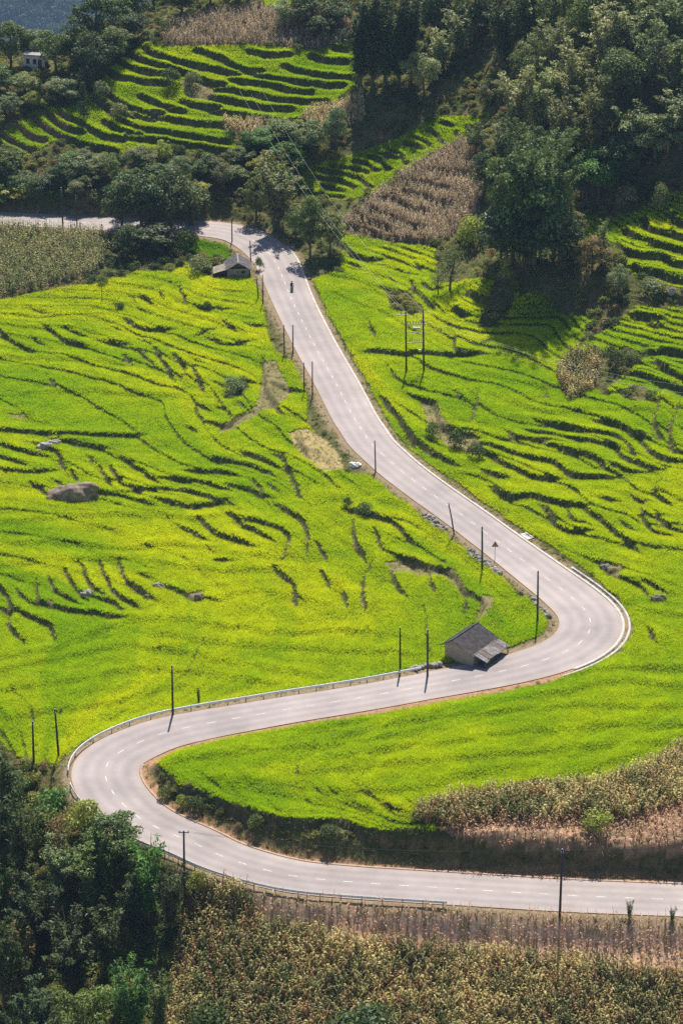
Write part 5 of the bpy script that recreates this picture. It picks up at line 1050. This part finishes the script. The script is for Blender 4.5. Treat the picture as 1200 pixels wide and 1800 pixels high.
MB().box((WX / 2 + .9, LY / 2, -.42), (WX + 2.2, LY + .6, .3)).build('plinth', MT['stone'], sh_)

# ------------------------------------------------------------------ far hut
X, Y, Z = hit3(419, 489)
fh = thing('field_hut', 'low grey-roofed hut with gable front above the upper left paddies', 'hut', (X, Y, Z), R(4))
hw_, dp = 2.0, 4.2
MB().prism([(-hw_, -.6), (-hw_, 1.7), (hw_, 1.7), (hw_, -.6)], 0, .2).build('front_wall', MT['stone'], fh)
MB().prism([(-hw_, 1.7), (0, 2.85), (hw_, 1.7)], .5, .6).build('gable_board', MT['wood'], fh)
for sx in (-1, 1): MB().box((sx * (hw_ - .1), dp / 2 + .1, .55), (.2, dp - .2, 2.3)).build('side_wall', MT['stone'], fh)
MB().box((0, dp, .55), (hw_ * 2 - .4, .2, 2.3)).build('back_wall', MT['stone'], fh)
rt_ = plain('weathered_tile', (.15, .135, .135), .7, .5, 1.4, .3)
corrugated((-hw_ - .5, -.5, 1.52), (-hw_ - .5, dp + .4, 1.52), (.02, -.5, 3.02), (.02, dp + .4, 3.02), 14, .04).build('roof_slope', rt_, fh)
corrugated((hw_ + .5, -.5, 1.52), (hw_ + .5, dp + .4, 1.52), (-.02, -.5, 3.0), (-.02, dp + .4, 3.0), 14, .04).build('roof_slope', rt_, fh)
MB().tube([(0, -.55, 3.05), (0, dp + .45, 3.05)], .13, 8).build('ridge_cap', MT['pale'], fh)
corrugated((-hw_ - 2.6, -.2, .95), (-hw_ - 2.6, 3.4, .95), (-hw_ - .3, -.2, 1.62), (-hw_ - .3, 3.4, 1.62), 8, .035).build('lean_to_roof', plain('straw_tile', (.30, .25, .19), .85, .45, 2, .4), fh)
for yy in (0, 3.2): MB().tube([(-hw_ - 2.4, yy, -.6), (-hw_ - 2.4, yy, .95)], .07, 7).build('lean_to_post', MT['wood'], fh)
MB().box((-hw_ - 1.2, 1.8, .25), (2.0, .12, 1.5)).build('lean_to_wall', MT['wood'], fh)
MB().box((.9, -.02, 1.05), (.7, .06, .5)).build('window', MT['dark'], fh)

# ------------------------------------------------------------------ white house on the ridge
X, Y, Z = hit3(60, 124)
wh = thing('white_house', 'small white house half hidden by trees on the upper left ridge', 'house', (X, Y, Z + .2), R(-14))
MB().box((0, 1.6, 1.2), (4.2, 3.2, 3.4)).build('wall', MT['white'], wh); MB().box((.1, 1.4, 3.05), (5.4, 4.2, .22)).build('roof', MT['pale'], wh)
for xx in (-1.2, .25): 
    w_ = MB().box((xx, -.02, 1.6), (.7, .08, 1.0)).build('window', MT['dark'], wh); MB().box((xx, -.07, 1.05), (.85, .1, .08)).build('sill', MT['conc'], w_)
MB().box((1.4, -.02, 1.1), (.8, .08, 1.9)).build('door', MT['wood'], wh)
for xx in (-2.3, 2.5): MB().tube([(xx, -.55, -.6), (xx, -.55, 2.95)], .09, 8).build('porch_column', MT['white'], wh)

# ------------------------------------------------------------------ warning sign
X, Y, Z = hit3(869, 985); s = pxs(Y, Z); h = 30 / s / .91
sg = thing('warning_sign', 'triangular road warning sign on a thin post at the bend', 'sign', (X, Y, Z))
MB().tube([(0, 0, -.5), (0, 0, h)], .045, 8).build('post', MT['steel'], sg)
def tri(r0, y0, y1, mat, nm, par): return MB().prism([(r0 * math.sin(a), h - .25 + r0 * math.cos(a)) for a in (0, -2.094, 2.094)], y0, y1).build(nm, mat, par)
pl_ = tri(.62, -.075, -.05, MT['blackp'], 'plate', sg); tri(.56, -.082, -.0751, MT['redp'], 'border', pl_); tri(.30, -.089, -.0821, MT['pale'], 'field', pl_)
MB().box((0, -.096, h - .28), (.07, .012, .22)).build('pictogram', MT['blackp'], pl_)

# ------------------------------------------------------------------ motorbike and rider
i_ = road_idx(507, 514); c_ = RC[i_]; X, Y = at_z(513, 511, c_[2] + .06)
az = math.atan2(RT[i_, 1], RT[i_, 0])             # road direction (away)
mb = thing('motorbike', 'small dark motorbike coming down the upper road', 'motorbike', (X, Y, c_[2] + .10), az + math.pi)
def wheel(x_):
    w_ = MB(); n = 20
    ring = [(x_ + .29 * math.cos(a), 0, .30 + .29 * math.sin(a)) for a in np.linspace(0, 2 * math.pi, n + 1)]
    ob = MB().tube(ring, .055, 7, False).build('wheel', MT['tyre'], mb, True)
    h_ = MB().tube([(x_, -.06, .30), (x_, .06, .30)], .05, 8)
    for a in np.linspace(0, 2 * math.pi, 8)[:-1]: h_.tube([(x_, 0, .30), (x_ + .25 * math.cos(a), 0, .30 + .25 * math.sin(a))], .012, 4)
    h_.build('rim', MT['steel'], ob)
wheel(.62); wheel(-.62)
MB().tube([(-.62, 0, .32), (-.15, 0, .42), (.15, 0, .78), (.42, 0, .88)], [.05, .07, .06, .05], 8).build('frame', MT['blackp'], mb, True)
MB().box((0, 0, .38), (.42, .28, .32)).build('engine', MT['steel'], mb)
MB().tube([(-.02, 0, .80), (.14, 0, .86), (.34, 0, .84)], [.10, .17, .09], 10).build('fuel_tank', MT['helmet'], mb, True)
MB().tube([(-.75, 0, .82), (-.4, 0, .80), (-.05, 0, .80)], [.08, .14, .11], 8).build('saddle', MT['tyre'], mb, True)
for sy in (-.09, .09): MB().tube([(.62, sy, .30), (.44, sy, .98)], .03, 7).build('fork', MT['steel'], mb)
MB().tube([(.36, -.36, 1.04), (.44, -.12, 1.0), (.44, .12, 1.0), (.36, .36, 1.04)], .02, 6).build('handlebar', MT['blackp'], mb)
MB().tube([(.50, 0, .88), (.60, 0, .87)], [.09, .10], 12).build('headlight', MT['pale'], mb)
MB().tube([(.72, 0, .58), (.62, 0, .64), (.45, 0, .58)], .06, 7).build('mudguard', MT['blackp'], mb); MB().tube([(-.1, -.16, .25), (-.75, -.18, .34)], [.04, .06], 8).build('exhaust', MT['steel'], mb)
ride = thing('person', 'rider in dark clothes and helmet sitting on the motorbike', 'person', mb.location, az + math.pi)
J = [(-.22, 0, .92, .15), (-.18, 0, 1.15, .15), (-.10, 0, 1.38, .17), (-.05, 0, 1.50, .08), (-.02, 0, 1.60, .07)]; E = [(0, 1), (1, 2), (2, 3), (3, 4)]
for sy in (-1, 1):
    k = len(J); J += [(-.18, .11 * sy, .90, .11), (.20, .19 * sy, .78, .085), (.02, .20 * sy, .38, .06), (.04, .20 * sy, .26, .05), (.20, .21 * sy, .24, .04)]; E += [(0, k), (k, k + 1), (k + 1, k + 2), (k + 2, k + 3), (k + 3, k + 4)]
    k = len(J); J += [(-.08, .19 * sy, 1.42, .075), (.10, .30 * sy, 1.18, .055), (.33, .32 * sy, 1.07, .042), (.39, .33 * sy, 1.05, .04)]; E += [(2, k), (k, k + 1), (k + 1, k + 2), (k + 2, k + 3)]
me = bpy.data.meshes.new('body'); me.from_pydata([j[:3] for j in J], E, []); me.update()
bo = link('body', me, ride); me.materials.append(MT['cloth']); sk = bo.modifiers.new('skin', 'SKIN')
for v_, j in zip(me.skin_vertices[0].data if me.skin_vertices else [], J): v_.radius = (j[3], j[3])
if not me.skin_vertices:
    me.attributes
bo.modifiers.new('sub', 'SUBSURF').levels = 1; bo.modifiers['sub'].render_levels = 1
link('head', rock_mesh('head', MT['skin'], 5, .095, .085, .125, 8, .04), ride, (.02, 0, 1.69)); link('helmet', rock_mesh('helmet', MT['cloth'], 6, .145, .135, .13, 8, .02), ride, (-.01, 0, 1.76))

# ------------------------------------------------------------------ stake fence on the right verge of the upper road
i0, i1 = road_idx(592, 678), road_idx(492, 477); org = RC[i0]
sf = thing('stake_fence', 'row of thin dark stakes along the right verge of the upper road', 'fence', org)
stm = [MB().tube([(0, 0, -.3), (.03 * k, .02, .8 + .12 * k)], [.045, .03], 5).mesh('stake', MT['wood']) for k in range(3)]
for k_, i in enumerate(range(i0, i1, 3)):
    p = RC[i, :2] - RN[i] * (RHW[i] + 1.5 + .15 * math.sin(k_ * 1.7)); link('stake', stm[k_ % 3], sf, (p[0] - org[0], p[1] - org[1], gz(*p) - org[2]))
